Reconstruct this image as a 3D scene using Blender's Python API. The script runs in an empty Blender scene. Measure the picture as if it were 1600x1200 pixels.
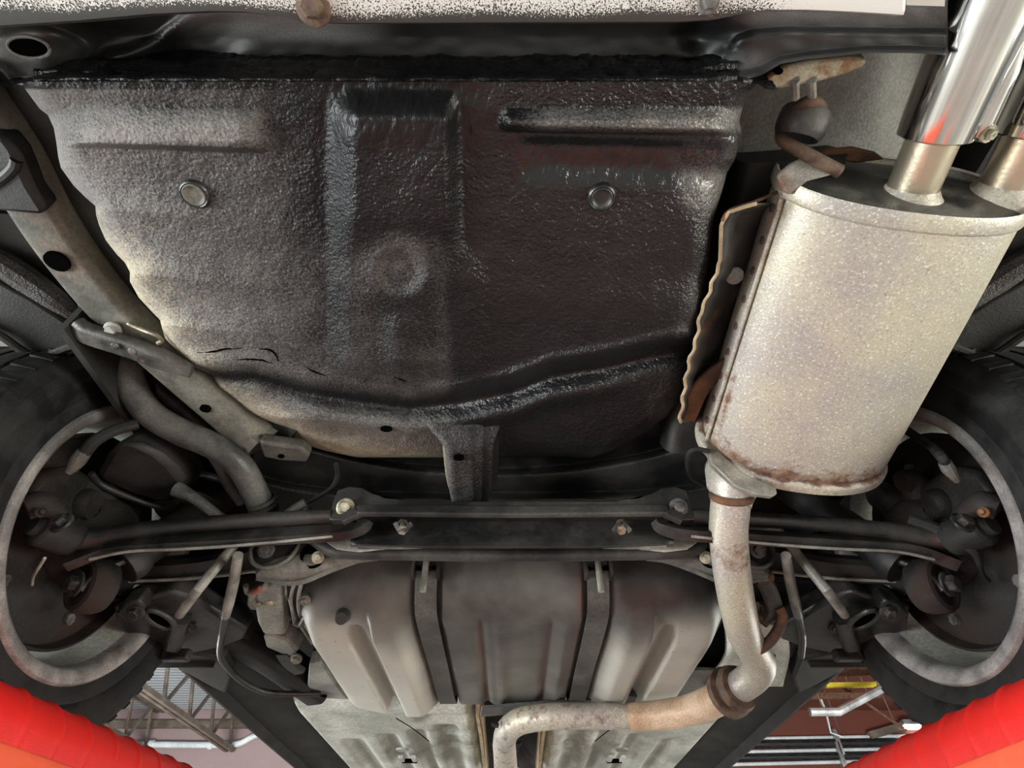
import bpy, bmesh, math, random
from mathutils import Vector, Matrix, noise
import numpy as np

# ------------------------------------------------------------------ camera, light, exposure
CZ = 1.15                       # camera height over the workshop floor
PITCH = math.radians(46.0)
FPX = 850.0                     # focal length in pixels of a 1600 px wide frame
SC = bpy.context.scene
COL = SC.collection
cam = bpy.data.cameras.new('camera')
cam.sensor_width = 36.0
cam.lens = FPX / 1600 * 36.0
cam.clip_start = 0.01
camo = bpy.data.objects.new('camera', cam)
camo.location = (0, 0, CZ)
camo.rotation_euler = (math.pi / 2 + PITCH, 0, 0)
COL.objects.link(camo)
SC.camera = camo
SC.view_settings.view_transform = 'Standard'
SC.view_settings.look = 'None'
SC.view_settings.gamma = 1.0
SC.view_settings.use_curve_mapping = False
SC.view_settings.exposure = 0.68

W = bpy.data.worlds.new('daylight'); SC.world = W; W.use_nodes = True
W.node_tree.nodes['Background'].inputs[0].default_value = (0.93, 0.97, 1.0, 1)
W.node_tree.nodes['Background'].inputs[1].default_value = 0.24

def area_light(name, loc, target, sx, sy, power, col):
    l = bpy.data.lights.new(name, 'AREA'); l.shape = 'RECTANGLE'; l.size = sx; l.size_y = sy
    l.energy = power; l.color = col
    o = bpy.data.objects.new(name, l); COL.objects.link(o)
    o.location = loc
    o.rotation_euler = (Vector(target) - Vector(loc)).to_track_quat('-Z', 'Y').to_euler()
    return o
# unseen area lights placed around the car; no openings are built for them
area_light('added_floor_light', (-0.4, -3.0, 5.0), (-0.1, -0.6, 0), 5.0, 4.0, 170, (1.0, 0.99, 0.95))  # added overhead to brighten the floor, which bounces light up
area_light('added_rear_fill', (0.3, -6.2, 1.5), (0, 1, 1.5), 4.0, 2.4, 25, (1.0, 0.97, 0.93))  # weak fill added from behind the camera
area_light('low_side_light', (-3.4, -0.6, 0.65), (0, 0.9, 1.6), 1.9, 1.0, 160, (0.96, 1.0, 1.0))  # low side lights inferred from the shading, source unseen
area_light('low_side_light', (3.4, -0.7, 0.65), (0, 0.9, 1.6), 1.9, 1.0, 95, (1.0, 0.98, 0.88))
area_light('added_pan_light', (-4.2, 3.4, 0.55), (0, 1.5, 1.6), 1.9, 0.9, 60, (1.0, 1.0, 0.97))  # this pair is added to brighten the floor pan and tank
area_light('added_pan_light', (4.2, 3.4, 0.55), (0, 1.5, 1.6), 1.9, 0.9, 55, (1.0, 0.99, 0.94))
area_light('added_wall_light', (7.0, 8.0, 0.8), (8.0, 15, 5.0), 4.0, 1.5, 260, (1.0, 1.0, 1.0))  # this pair is added to brighten the far wall and roof
area_light('added_wall_light', (-6.0, 8.0, 0.8), (-7.5, 15, 5.0), 4.0, 1.5, 420, (1.0, 1.0, 1.0))

CP, SP = math.cos(PITCH), math.sin(PITCH)
def ray(px, py):
    v = 600.0 - py
    return Vector((px - 800.0, FPX * CP - v * SP, FPX * SP + v * CP))
def B(px, py, h):               # the point of this sight line at height h over the camera
    r = ray(px, py); k = h / r.z
    return Vector((r.x * k, r.y * k, CZ + h))
def BY(px, py, y):              # ... at distance y along the car
    r = ray(px, py); k = y / r.y
    return Vector((r.x * k, y, CZ + r.z * k))
def BX(px, py, x):
    r = ray(px, py); k = x / r.x
    return Vector((x, r.y * k, CZ + r.z * k))

# ------------------------------------------------------------------ materials
def new_mat(name):
    m = bpy.data.materials.new(name); m.use_nodes = True
    nt = m.node_tree
    return m, nt, nt.nodes['Principled BSDF']
def N(nt, t, **kw):
    n = nt.nodes.new(t)
    for k, v in kw.items(): setattr(n, k, v)
    return n
def L(nt, a, b): nt.links.new(a, b)
def ramp(nt, fac, p0, p1, c0=(0, 0, 0, 1), c1=(1, 1, 1, 1)):
    r = N(nt, 'ShaderNodeValToRGB'); e = r.color_ramp.elements
    e[0].position = p0; e[0].color = c0; e[1].position = p1; e[1].color = c1
    L(nt, fac, r.inputs[0]); return r.outputs[0]
def mixc(nt, fac, a, b):
    m = N(nt, 'ShaderNodeMix', data_type='RGBA')
    if isinstance(fac, (int, float)): m.inputs[0].default_value = fac
    else: L(nt, fac, m.inputs[0])
    for s, v in ((6, a), (7, b)):
        if isinstance(v, tuple): m.inputs[s].default_value = (*v[:3], 1)
        else: L(nt, v, m.inputs[s])
    return m.outputs[2]
def mixf(nt, fac, a, b):
    m = N(nt, 'ShaderNodeMix', data_type='FLOAT')
    if isinstance(fac, (int, float)): m.inputs[0].default_value = fac
    else: L(nt, fac, m.inputs[0])
    for s, v in ((2, a), (3, b)):
        if isinstance(v, (int, float)): m.inputs[s].default_value = v
        else: L(nt, v, m.inputs[s])
    return m.outputs[0]
def math_(nt, op, a, b=None):
    m = N(nt, 'ShaderNodeMath', operation=op)
    for i, v in enumerate((a, b)):
        if v is None: continue
        if isinstance(v, (int, float)): m.inputs[i].default_value = v
        else: L(nt, v, m.inputs[i])
    return m.outputs[0]
def tex_noise(nt, scale, detail=4, rough=0.55, vec=None):
    n = N(nt, 'ShaderNodeTexNoise'); n.inputs['Scale'].default_value = scale
    n.inputs['Detail'].default_value = detail; n.inputs['Roughness'].default_value = rough
    if vec is None:
        vec = N(nt, 'ShaderNodeTexCoord').outputs['Object']
    L(nt, vec, n.inputs['Vector']); return n.outputs['Fac']
def stretched(nt, sx, sy, sz):
    t = N(nt, 'ShaderNodeTexCoord'); mp = N(nt, 'ShaderNodeMapping')
    mp.inputs['Scale'].default_value = (sx, sy, sz)
    L(nt, t.outputs['Object'], mp.inputs['Vector']); return mp.outputs[0]
def bump(nt, bsdf, h, strength, dist=0.002):
    b = N(nt, 'ShaderNodeBump'); b.inputs['Strength'].default_value = strength; b.inputs['Distance'].default_value = dist
    if isinstance(strength, (int, float)) is False: L(nt, strength, b.inputs['Strength'])
    L(nt, h, b.inputs['Height']); L(nt, b.outputs[0], bsdf.inputs['Normal'])

def grime(name, dark, dusty, scale=14, lo=0.42, hi=0.62, rough=0.6, metal=0.0, bs=300, bstr=0.25, rust=None, rust_lo=0.6, rust_hi=0.7, spec=0.4, rscale=9, speck=0.2):
    m, nt, b = new_mat(name)
    f = ramp(nt, tex_noise(nt, scale, 6, 0.6), lo, hi)
    c = mixc(nt, f, dark, dusty)
    if rust:
        g = ramp(nt, tex_noise(nt, rscale, 8, 0.7), rust_lo, rust_hi)
        c = mixc(nt, g, c, rust)
    sp = ramp(nt, tex_noise(nt, scale * 22, 2, 0.5), 0.35, 0.75, (1 - speck, 1 - speck, 1 - speck, 1), (1 + speck, 1 + speck, 1 + speck, 1))
    mm = N(nt, 'ShaderNodeMix', data_type='RGBA', blend_type='MULTIPLY'); mm.inputs[0].default_value = 1.0
    L(nt, c, mm.inputs[6]); L(nt, sp, mm.inputs[7])
    L(nt, mm.outputs[2], b.inputs['Base Color'])
    b.inputs['Metallic'].default_value = metal
    b.inputs['Specular IOR Level'].default_value = spec
    L(nt, mixf(nt, f, rough - 0.12, min(1, rough + 0.15)), b.inputs['Roughness'])
    bump(nt, b, tex_noise(nt, bs, 3, 0.6), bstr)
    return m

RUST = (0.13, 0.045, 0.018)
M = {}
M['black_paint'] = grime('black_painted_steel', (0.010, 0.010, 0.011), (0.035, 0.034, 0.031), 9, rough=0.42, spec=0.5)
M['dark_steel'] = grime('dusty_dark_steel', (0.02, 0.02, 0.019), (0.085, 0.08, 0.068), 11, rough=0.5, rust=(0.05, 0.024, 0.014), rust_lo=0.62, rust_hi=0.8)
M['arm_steel'] = grime('suspension_black_steel', (0.007, 0.007, 0.008), (0.03, 0.029, 0.027), 12, rough=0.45, rust=(0.045, 0.02, 0.012), rust_lo=0.6, rust_hi=0.8)
M['rust_dark'] = grime('dark_rusted_iron', (0.005, 0.0045, 0.004), (0.015, 0.012, 0.010), 16, rough=0.75, rust=(0.025, 0.011, 0.006), rust_lo=0.5, rust_hi=0.72, bstr=0.5, bs=180)
M['sill_black'] = grime('black_sill_coating', (0.005, 0.005, 0.005), (0.016, 0.0145, 0.013), 10, rough=0.7, rust=(0.03, 0.012, 0.01), rust_lo=0.6, rust_hi=0.75)
M['bolt_black'] = grime('blackened_bolt', (0.015, 0.015, 0.015), (0.06, 0.058, 0.055), 50, rough=0.5, metal=0.3)
M['rail'] = grime('dusty_frame_steel', (0.06, 0.06, 0.05), (0.15, 0.145, 0.12), 10, rough=0.6, rust=(0.2, 0.13, 0.09), rust_lo=0.56, rust_hi=0.75, rscale=7)
M['rail_dark'] = grime('dark_dusty_body_steel', (0.007, 0.007, 0.0065), (0.028, 0.027, 0.022), 10, lo=0.45, hi=0.7, rough=0.65)
M['pan'] = grime('dusty_floor_pan_paint', (0.27, 0.275, 0.245), (0.44, 0.44, 0.395), 6, rough=0.6, bs=160, rust=(0.3, 0.27, 0.19), rust_lo=0.62, rust_hi=0.7)
M['sub'] = grime('dusty_subframe_paint', (0.03, 0.03, 0.029), (0.19, 0.185, 0.165), 7, lo=0.38, hi=0.68, rough=0.45)
M['panel'] = grime('grey_textured_body_paint', (0.16, 0.155, 0.14), (0.27, 0.265, 0.24), 12, rough=0.6, bs=260, bstr=0.6)
M['valance'] = grime('black_satin_valance_paint', (0.016, 0.016, 0.017), (0.05, 0.05, 0.05), 7, rough=0.36, spec=0.55, bs=500, bstr=0.08)
M['alloy'] = grime('dull_grey_alloy', (0.2, 0.195, 0.19), (0.33, 0.325, 0.31), 20, rough=0.55, metal=0.3, bs=220, rust=(0.13, 0.095, 0.085), rust_lo=0.55, rust_hi=0.68)
M['alloy_in'] = grime('pale_alloy_barrel', (0.3, 0.31, 0.27), (0.42, 0.43, 0.38), 8, rough=0.5, metal=0.1)
M['rubber'] = grime('black_tyre_rubber', (0.006, 0.006, 0.0065), (0.016, 0.017, 0.017), 18, rough=0.7, spec=0.3, bs=200)
M['hose'] = grime('dusty_rubber_hose', (0.035, 0.035, 0.034), (0.1, 0.098, 0.09), 12, rough=0.5, spec=0.45)
M['rod'] = grime('grey_plated_rod', (0.15, 0.145, 0.13), (0.3, 0.29, 0.26), 24, rough=0.5, metal=0.15)
M['zinc'] = grime('zinc_plated_bolt', (0.2, 0.18, 0.12), (0.5, 0.46, 0.36), 40, rough=0.45, metal=0.5)
M['bolt_dark'] = grime('dirty_bolt_steel', (0.05, 0.048, 0.045), (0.16, 0.15, 0.14), 50, rough=0.5, metal=0.35)
M['bolt_rust'] = grime('brown_rusty_bolt', (0.07, 0.045, 0.03), (0.15, 0.1, 0.07), 60, rough=0.65, metal=0.2)
M['rust'] = grime('orange_brown_rust', (0.06, 0.03, 0.018), (0.16, 0.075, 0.036), 20, rough=0.85, bstr=0.7, bs=160, rust=(0.14, 0.1, 0.08))
M['shield'] = grime('heat_shield_steel', (0.02, 0.02, 0.019), (0.085, 0.082, 0.072), 8, rough=0.5, rust=(0.16, 0.06, 0.02), rust_lo=0.56, rust_hi=0.66, rscale=5)
M['shield_edge'] = grime('rusty_shield_edge', (0.25, 0.19, 0.12), (0.42, 0.32, 0.2), 40, rough=0.6, rust=(0.22, 0.08, 0.03))
M['shield_pale'] = grime('pale_aluminised_shield', (0.32, 0.32, 0.28), (0.5, 0.5, 0.45), 7, rough=0.5, metal=0.2)
M['canister'] = grime('grey_plastic_canister', (0.16, 0.16, 0.15), (0.3, 0.3, 0.27), 8, rough=0.5)
M['black_plastic'] = grime('matt_black_plastic', (0.008, 0.008, 0.009), (0.025, 0.024, 0.024), 9, rough=0.6)
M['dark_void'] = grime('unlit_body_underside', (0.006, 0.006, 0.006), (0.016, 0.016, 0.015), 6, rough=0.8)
M['truss'] = grime('brown_steel_truss', (0.11, 0.085, 0.065), (0.2, 0.165, 0.13), 3, rough=0.6)
M['pipe_white'] = grime('white_painted_conduit', (0.6, 0.65, 0.66), (0.75, 0.8, 0.8), 3, rough=0.4)
M['duct'] = grime('galvanised_duct', (0.4, 0.42, 0.4), (0.6, 0.62, 0.6), 3, rough=0.35, metal=0.6)
M['yellow'] = grime('yellow_crane_paint', (0.5, 0.4, 0.03), (0.65, 0.54, 0.05), 3, rough=0.5)
M['concrete'] = grime('pale_concrete', (0.36, 0.35, 0.33), (0.5, 0.49, 0.46), 1.3, rough=0.55, bs=40)
M['mauve_wall'] = grime('mauve_painted_wall', (0.31, 0.23, 0.225), (0.34, 0.255, 0.25), 0.5, rough=0.8, bs=20, bstr=0.05, speck=0.02)
M['brown_wall'] = grime('red_brown_painted_wall', (0.13, 0.04, 0.026), (0.16, 0.05, 0.033), 0.5, rough=0.8, bs=20, bstr=0.05, speck=0.03)
M['white_ceiling'] = grime('white_ceiling_paint', (0.66, 0.66, 0.64), (0.7, 0.7, 0.68), 0.5, rough=0.8, bs=20, bstr=0.05, speck=0.02)
M['green'] = grime('green_painted_steel', (0.03, 0.2, 0.12), (0.05, 0.26, 0.16), 3, rough=0.5)

def mat_white_bumper():
    m, nt, b = new_mat('white_paint_with_black_overspray')
    at = N(nt, 'ShaderNodeAttribute', attribute_name='spray')
    sp = tex_noise(nt, 900, 2, 0.6)
    k = math_(nt, 'GREATER_THAN', at.outputs['Fac'], sp)
    c = mixc(nt, k, (0.56, 0.555, 0.53), (0.03, 0.03, 0.028))
    L(nt, c, b.inputs['Base Color']); b.inputs['Roughness'].default_value = 0.4
    return m
M['bumper'] = mat_white_bumper()
M['body_white'] = grime('white_body_paint', (0.56, 0.555, 0.54), (0.58, 0.575, 0.56), 2, rough=0.3, bs=60, bstr=0.02, speck=0.02)
def mat_valance():
    m, nt, b = new_mat('black_valance_with_mist_and_glint')
    at = N(nt, 'ShaderNodeAttribute', attribute_name='mist').outputs['Fac']
    f = math_(nt, 'ADD', at, math_(nt, 'MULTIPLY', math_(nt, 'MULTIPLY', math_(nt, 'SUBTRACT', tex_noise(nt, 900, 2, 0.6), 0.5), 2.0), at))
    base = mixc(nt, ramp(nt, tex_noise(nt, 9, 5, 0.6), 0.4, 0.65), (0.011, 0.011, 0.0115), (0.03, 0.03, 0.03))
    L(nt, mixc(nt, f, base, (0.34, 0.34, 0.345)), b.inputs['Base Color'])
    L(nt, mixf(nt, at, 0.42, 0.6), b.inputs['Roughness'])
    bump(nt, b, tex_noise(nt, 500, 2, 0.5), 0.08)
    return m
M['valance'] = mat_valance()

def mat_undercoat():
    """thick black stone-guard coating: 'dust' = dry tan film, 'oil' = wet glossy black, 'rib' = coarse wrinkles"""
    m, nt, b = new_mat('wrinkled_black_undercoat')
    dust = N(nt, 'ShaderNodeAttribute', attribute_name='dust').outputs['Fac']
    oil = N(nt, 'ShaderNodeAttribute', attribute_name='oil').outputs['Fac']
    yel = N(nt, 'ShaderNodeAttribute', attribute_name='tan').outputs['Fac']
    n1 = tex_noise(nt, 22, 6, 0.65); n2 = tex_noise(nt, 420, 3, 0.6)
    amt = math_(nt, 'ADD', math_(nt, 'MULTIPLY', dust, 0.9), 0.1)
    d = math_(nt, 'ADD', math_(nt, 'MULTIPLY', math_(nt, 'SUBTRACT', n1, 0.5), 1.0), math_(nt, 'MULTIPLY', math_(nt, 'SUBTRACT', n2, 0.5), 2.4))
    d = math_(nt, 'ADD', dust, math_(nt, 'MULTIPLY', d, amt))
    d = ramp(nt, d, 0.10, 0.95)
    t = math_(nt, 'ADD', yel, math_(nt, 'MULTIPLY', math_(nt, 'SUBTRACT', tex_noise(nt, 60, 6, 0.7), 0.5), 1.2))
    t = ramp(nt, t, 0.25, 0.8)
    dc = mixc(nt, t, (0.22, 0.21, 0.20), (0.46, 0.405, 0.30))
    c = mixc(nt, d, (0.0075, 0.0075, 0.0085), dc)
    L(nt, c, b.inputs['Base Color'])
    r = mixf(nt, d, 0.36, 0.75)
    r = mixf(nt, oil, r, 0.14)
    L(nt, r, b.inputs['Roughness'])
    L(nt, mixf(nt, oil, 0.25, 0.55), b.inputs['Specular IOR Level'])
    rib = N(nt, 'ShaderNodeAttribute', attribute_name='rib').outputs['Fac']
    h1 = tex_noise(nt, 330, 3, 0.55)
    h2 = tex_noise(nt, 1.0, 4, 0.6, stretched(nt, 150, 60, 90))
    h3 = tex_noise(nt, 70, 2, 0.5)
    hh = mixf(nt, rib, h1, h2)
    hh = math_(nt, 'ADD', hh, math_(nt, 'MULTIPLY', h3, 0.25))
    bump(nt, b, hh, 0.55, 0.004)
    return m
M['undercoat'] = mat_undercoat()

def mat_tank():
    m, nt, b = new_mat('pale_sided_tank_steel')
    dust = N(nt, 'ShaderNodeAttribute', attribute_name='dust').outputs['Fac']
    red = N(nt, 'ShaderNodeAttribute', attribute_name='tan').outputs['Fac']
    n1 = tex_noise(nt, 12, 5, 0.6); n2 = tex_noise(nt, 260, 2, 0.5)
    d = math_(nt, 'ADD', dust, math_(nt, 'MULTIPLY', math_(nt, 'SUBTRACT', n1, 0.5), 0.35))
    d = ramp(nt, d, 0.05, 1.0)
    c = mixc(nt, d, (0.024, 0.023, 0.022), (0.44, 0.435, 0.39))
    c = mixc(nt, red, c, (0.085, 0.028, 0.022))
    fl = math_(nt, 'GREATER_THAN', tex_noise(nt, 1.0, 2, 0.5, stretched(nt, 110, 260, 110)), 0.72)
    c = mixc(nt, math_(nt, 'MULTIPLY', fl, dust), c, (0.06, 0.058, 0.05))
    L(nt, c, b.inputs['Base Color'])
    L(nt, mixf(nt, d, 0.38, 0.5), b.inputs['Roughness'])
    bump(nt, b, n2, 0.12)
    return m
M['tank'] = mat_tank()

def mat_muffler(name, rusty=0.0):
    m, nt, b = new_mat(name)
    at = N(nt, 'ShaderNodeAttribute', attribute_name='dust').outputs['Fac']      # rust along seams and rims
    n1 = tex_noise(nt, 9, 5, 0.6); n2 = tex_noise(nt, 330, 3, 0.7); n3 = tex_noise(nt, 40, 6, 0.7)
    c = mixc(nt, ramp(nt, n1, 0.35, 0.65), (0.32, 0.30, 0.285), (0.43, 0.40, 0.305))
    c = mixc(nt, ramp(nt, n2, 0.56, 0.72), c, (0.72, 0.7, 0.62))
    c = mixc(nt, ramp(nt, n2, 0.30, 0.42, (1, 1, 1, 1), (0, 0, 0, 1)), c, (0.25, 0.19, 0.13))
    k = math_(nt, 'ADD', math_(nt, 'ADD', at, rusty), math_(nt, 'MULTIPLY', math_(nt, 'SUBTRACT', n3, 0.5), 1.6))
    k = ramp(nt, k, 0.45, 0.75)
    rc = mixc(nt, ramp(nt, tex_noise(nt, 70, 4, 0.6), 0.4, 0.6), (0.10, 0.05, 0.038), (0.24, 0.15, 0.095))
    c = mixc(nt, k, c, rc)
    L(nt, c, b.inputs['Base Color'])
    b.inputs['Metallic'].default_value = 0.25
    L(nt, mixf(nt, k, 0.42, 0.8), b.inputs['Roughness'])
    bump(nt, b, n2, 0.35, 0.0015)
    return m
M['muffler'] = mat_muffler('aluminised_muffler_steel')
M['pipe'] = mat_muffler('weathered_exhaust_pipe', 0.13)
M['pipe_rusty'] = mat_muffler('rusty_exhaust_pipe', 0.45)

def mat_simple(name, col, rough, metal, bs=0, bstr=0.1):
    m, nt, b = new_mat(name)
    n = tex_noise(nt, 30, 5, 0.6)
    c = mixc(nt, n, tuple(v * 0.8 for v in col), tuple(min(1, v * 1.2) for v in col))
    L(nt, c, b.inputs['Base Color']); b.inputs['Roughness'].default_value = rough; b.inputs['Metallic'].default_value = metal
    if bs: bump(nt, b, tex_noise(nt, bs, 3, 0.6), bstr)
    return m
M['chrome'] = mat_simple('polished_chrome', (0.75, 0.74, 0.71), 0.1, 1.0)
M['stainless'] = mat_simple('heat_tinted_steel', (0.55, 0.48, 0.36), 0.3, 0.85, 200, 0.1)
M['red_stripe'] = mat_simple('red_stripe_paint', (0.6, 0.09, 0.04), 0.3, 0.0)
M['lift_red'] = mat_simple('glossy_red_plastic', (0.55, 0.012, 0.009), 0.42, 0.0, 900, 0.12)
M['lift_orange'] = mat_simple('orange_red_paint', (0.9, 0.13, 0.06), 0.5, 0.0, 60, 0.05)
M['deck'] = mat_simple('galvanised_roof_deck', (0.55, 0.6, 0.62), 0.35, 0.5)
M['brass'] = mat_simple('dirty_brass', (0.35, 0.27, 0.15), 0.45, 0.6)
M['hole'] = mat_simple('dark_hole_inside', (0.002, 0.002, 0.002), 1.0, 0.0)
M['hole'].node_tree.nodes['Principled BSDF'].inputs['Specular IOR Level'].default_value = 0.0
M['amber'] = mat_simple('orange_rust_spot', (0.13, 0.05, 0.015), 0.6, 0.0)
M['paint_red_mark'] = mat_simple('red_paint_mark', (0.3, 0.09, 0.07), 0.6, 0.0)

# ------------------------------------------------------------------ object helpers
LOC = {}
def thing(name, label, cat, base, group=None, kind=None):
    o = bpy.data.objects.new(name, None); COL.objects.link(o)
    o.empty_display_size = 0.05
    o.location = base; LOC[o] = Vector(base)
    o['label'] = label
    if kind: o['kind'] = kind
    else: o['category'] = cat
    if group: o['group'] = group
    return o
def root_loc(o):
    while o.parent: o = o.parent
    return LOC.get(o, Vector((0, 0, 0)))
def finish(name, bm, mat, parent=None, label=None, smooth=35, bevel=0, solid=0, sub=0):
    """bm holds world coordinates"""
    off = root_loc(parent) if parent else None
    me = bpy.data.meshes.new(name)
    bmesh.ops.recalc_face_normals(bm, faces=bm.faces) if not solid else None
    if off is None:
        c = Vector((0, 0, 0)); n = 0
        for v in bm.verts: c += v.co; n += 1
        c /= max(1, n); c.z = min(v.co.z for v in bm.verts); off = c
        own = True
    else: own = False
    for v in bm.verts: v.co -= off
    bm.to_mesh(me); bm.free()
    me.materials.append(M[mat] if isinstance(mat, str) else mat)
    for p in me.polygons: p.use_smooth = True
    me.set_sharp_from_angle(angle=math.radians(smooth))
    o = bpy.data.objects.new(name, me); COL.objects.link(o)
    if parent: o.parent = parent
    elif own: o.location = off; LOC[o] = off.copy()
    if solid:
        md = o.modifiers.new('solid', 'SOLIDIFY'); md.thickness = solid; md.offset = 0
    if bevel:
        md = o.modifiers.new('bevel', 'BEVEL'); md.width = bevel; md.segments = 2; md.limit_method = 'ANGLE'; md.angle_limit = math.radians(40)
    if sub:
        md = o.modifiers.new('sub', 'SUBSURF'); md.levels = sub; md.render_levels = sub
    if label: o['label'] = label
    return o
def attrs(o, **kw):
    for k, vals in kw.items():
        a = o.data.attributes.new(k, 'FLOAT', 'POINT')
        a.data.foreach_set('value', np.asarray(vals, dtype=np.float32))
def struct(o, label=None):
    o['kind'] = 'structure'
    if label: o['label'] = label
    return o
def tag(o, label, cat, group=None):
    o['label'] = label; o['category'] = cat
    if group: o['group'] = group
    return o

def catmull(pts, n=8):
    pts = [Vector(p) for p in pts]
    if len(pts) < 3:
        return [pts[0].lerp(pts[1], i / n) for i in range(n + 1)]
    out = []
    for i in range(len(pts) - 1):
        p0 = pts[i - 1] if i else pts[0] * 2 - pts[1]
        p1, p2 = pts[i], pts[i + 1]
        p3 = pts[i + 2] if i + 2 < len(pts) else p2 * 2 - p1
        for k in range(n):
            t = k / n
            out.append(0.5 * ((2 * p1) + (-p0 + p2) * t + (2 * p0 - 5 * p1 + 4 * p2 - p3) * t * t + (-p0 + 3 * p1 - 3 * p2 + p3) * t ** 3))
    out.append(pts[-1]); return out
def interp(vals, n_out):
    vals = list(vals); k = len(vals) - 1
    return [vals[min(k, int(i / (n_out - 1) * k))] * (1 - ((i / (n_out - 1) * k) - min(k, int(i / (n_out - 1) * k)))) + vals[min(k, int(i / (n_out - 1) * k) + 1)] * ((i / (n_out - 1) * k) - min(k, int(i / (n_out - 1) * k))) for i in range(n_out)]
def tube(path, rad, seg=14, smooth=6, bm=None, cap=True, flat=None):
    """round bar or pipe along a path; rad a number or one per control point; flat=(a,b) squashes the section"""
    bm = bm or bmesh.new()
    n_ctrl = len(path)
    P = catmull(path, smooth) if smooth else [Vector(p) for p in path]
    R = [rad] * len(P) if isinstance(rad, (int, float)) else interp(rad, len(P))
    up = Vector((0, 0, 1)); prev = None; rings = []
    for i, p in enumerate(P):
        t = (P[min(i + 1, len(P) - 1)] - P[max(i - 1, 0)]).normalized()
        if prev is None:
            s = t.cross(up)
            if s.length < 1e-3: s = t.cross(Vector((1, 0, 0)))
            s.normalize()
        else:
            s = (prev - t * prev.dot(t)).normalized()
        prev = s; u = s.cross(t)
        a, b = flat or (1, 1)
        rings.append([bm.verts.new(p + (s * math.cos(2 * math.pi * k / seg) * a + u * math.sin(2 * math.pi * k / seg) * b) * R[i]) for k in range(seg)])
    for r0, r1 in zip(rings, rings[1:]):
        for k in range(seg):
            bm.faces.new((r0[k], r0[(k + 1) % seg], r1[(k + 1) % seg], r1[k]))
    if cap:
        bm.faces.new(rings[0]); bm.faces.new(rings[-1][::-1])
    return bm
def sweep(path, prof, up=(0, 0, 1), smooth=6, scale=None, bm=None):
    """closed profile [(side, up)] along a path with a fixed up direction"""
    bm = bm or bmesh.new(); up = Vector(up)
    P = catmull(path, smooth) if smooth else [Vector(p) for p in path]
    S = [1.0] * len(P) if scale is None else interp(scale, len(P))
    rings = []
    for i, p in enumerate(P):
        t = (P[min(i + 1, len(P) - 1)] - P[max(i - 1, 0)]).normalized()
        s = t.cross(up).normalized(); u = s.cross(t)
        rings.append([bm.verts.new(p + s * a * S[i] + u * b * S[i]) for a, b in prof])
    n = len(prof)
    for r0, r1 in zip(rings, rings[1:]):
        for k in range(n):
            bm.faces.new((r0[k], r0[(k + 1) % n], r1[(k + 1) % n], r1[k]))
    for r, rev in ((rings[0], False), (rings[-1], True)):
        try: bm.faces.new(r if not rev else r[::-1])
        except ValueError: pass
    return bm
def box(c, sx, sy, sz, rot=None, bm=None):
    bm = bm or bmesh.new()
    r = bmesh.ops.create_cube(bm, size=1.0)['verts']
    for v in r:
        co = Vector((v.co.x * sx, v.co.y * sy, v.co.z * sz))
        if rot: co = rot @ co
        v.co = co + Vector(c)
    return bm
def bar(a, b, w, d, up=(0, 0, 1), bm=None):
    prof = [(-w / 2, -d / 2), (w / 2, -d / 2), (w / 2, d / 2), (-w / 2, d / 2)]
    return sweep([a, b], prof, up, smooth=0, bm=bm)
def plate(pts, ext, bm=None):
    """a plate whose outline is pts (3-D), carried by the vector ext"""
    bm = bm or bmesh.new(); ext = Vector(ext)
    a = [bm.verts.new(Vector(p)) for p in pts]; b = [bm.verts.new(Vector(p) + ext) for p in pts]
    n = len(pts)
    for k in range(n):
        bm.faces.new((a[k], a[(k + 1) % n], b[(k + 1) % n], b[k]))
    fs = [bm.faces.new(a[::-1]), bm.faces.new(b)]
    bmesh.ops.triangulate(bm, faces=fs)
    return bm
def disc(c, axis, r, depth, seg=20, bm=None, r2=None):
    """a short cylinder starting at c and running along axis"""
    axis = Vector(axis).normalized(); c = Vector(c)
    return tube([c, c + axis * depth], [r, r if r2 is None else r2], seg, 0, bm)
def lathe(c, axis, prof, seg=48, bm=None, ref=None, close=False):
    """profile [(along, radius)] about axis"""
    bm = bm or bmesh.new(); axis = Vector(axis).normalized(); c = Vector(c)
    s = axis.orthogonal().normalized() if ref is None else (Vector(ref) - axis * Vector(ref).dot(axis)).normalized()
    u = axis.cross(s); rings = []
    for a, r in prof:
        if r < 1e-6: rings.append([bm.verts.new(c + axis * a)])
        else: rings.append([bm.verts.new(c + axis * a + (s * math.cos(2 * math.pi * k / seg) + u * math.sin(2 * math.pi * k / seg)) * r) for k in range(seg)])
    pairs = list(zip(rings, rings[1:]))
    if close: pairs.append((rings[-1], rings[0]))
    for r0, r1 in pairs:
        for k in range(seg):
            k2 = (k + 1) % seg
            if len(r0) == 1 and len(r1) == 1: continue
            if len(r0) == 1: bm.faces.new((r0[0], r1[k2], r1[k]))
            elif len(r1) == 1: bm.faces.new((r0[k], r0[k2], r1[0]))
            else: bm.faces.new((r0[k], r0[k2], r1[k2], r1[k]))
    return bm
def bolt(parent, c, axis, r=0.008, mat='bolt_dark', name='bolt', label=None):
    """hexagon head on a round washer, both in one mesh"""
    axis = Vector(axis).normalized()
    bm = bmesh.new()
    prof = [(-0.002, r * 1.5), (0.0015, r * 1.5), (0.002, r * 1.35)]
    lathe(c, axis, [(-0.002, 0)] + prof + [(0.002, 0)], 18, bm)
    tube([Vector(c) + axis * 0.0018, Vector(c) + axis * (r * 0.9), Vector(c) + axis * (r * 1.05)], [r, r, r * 0.82], 6, 0, bm)
    return finish(name, bm, mat, parent, label, smooth=30)
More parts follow.
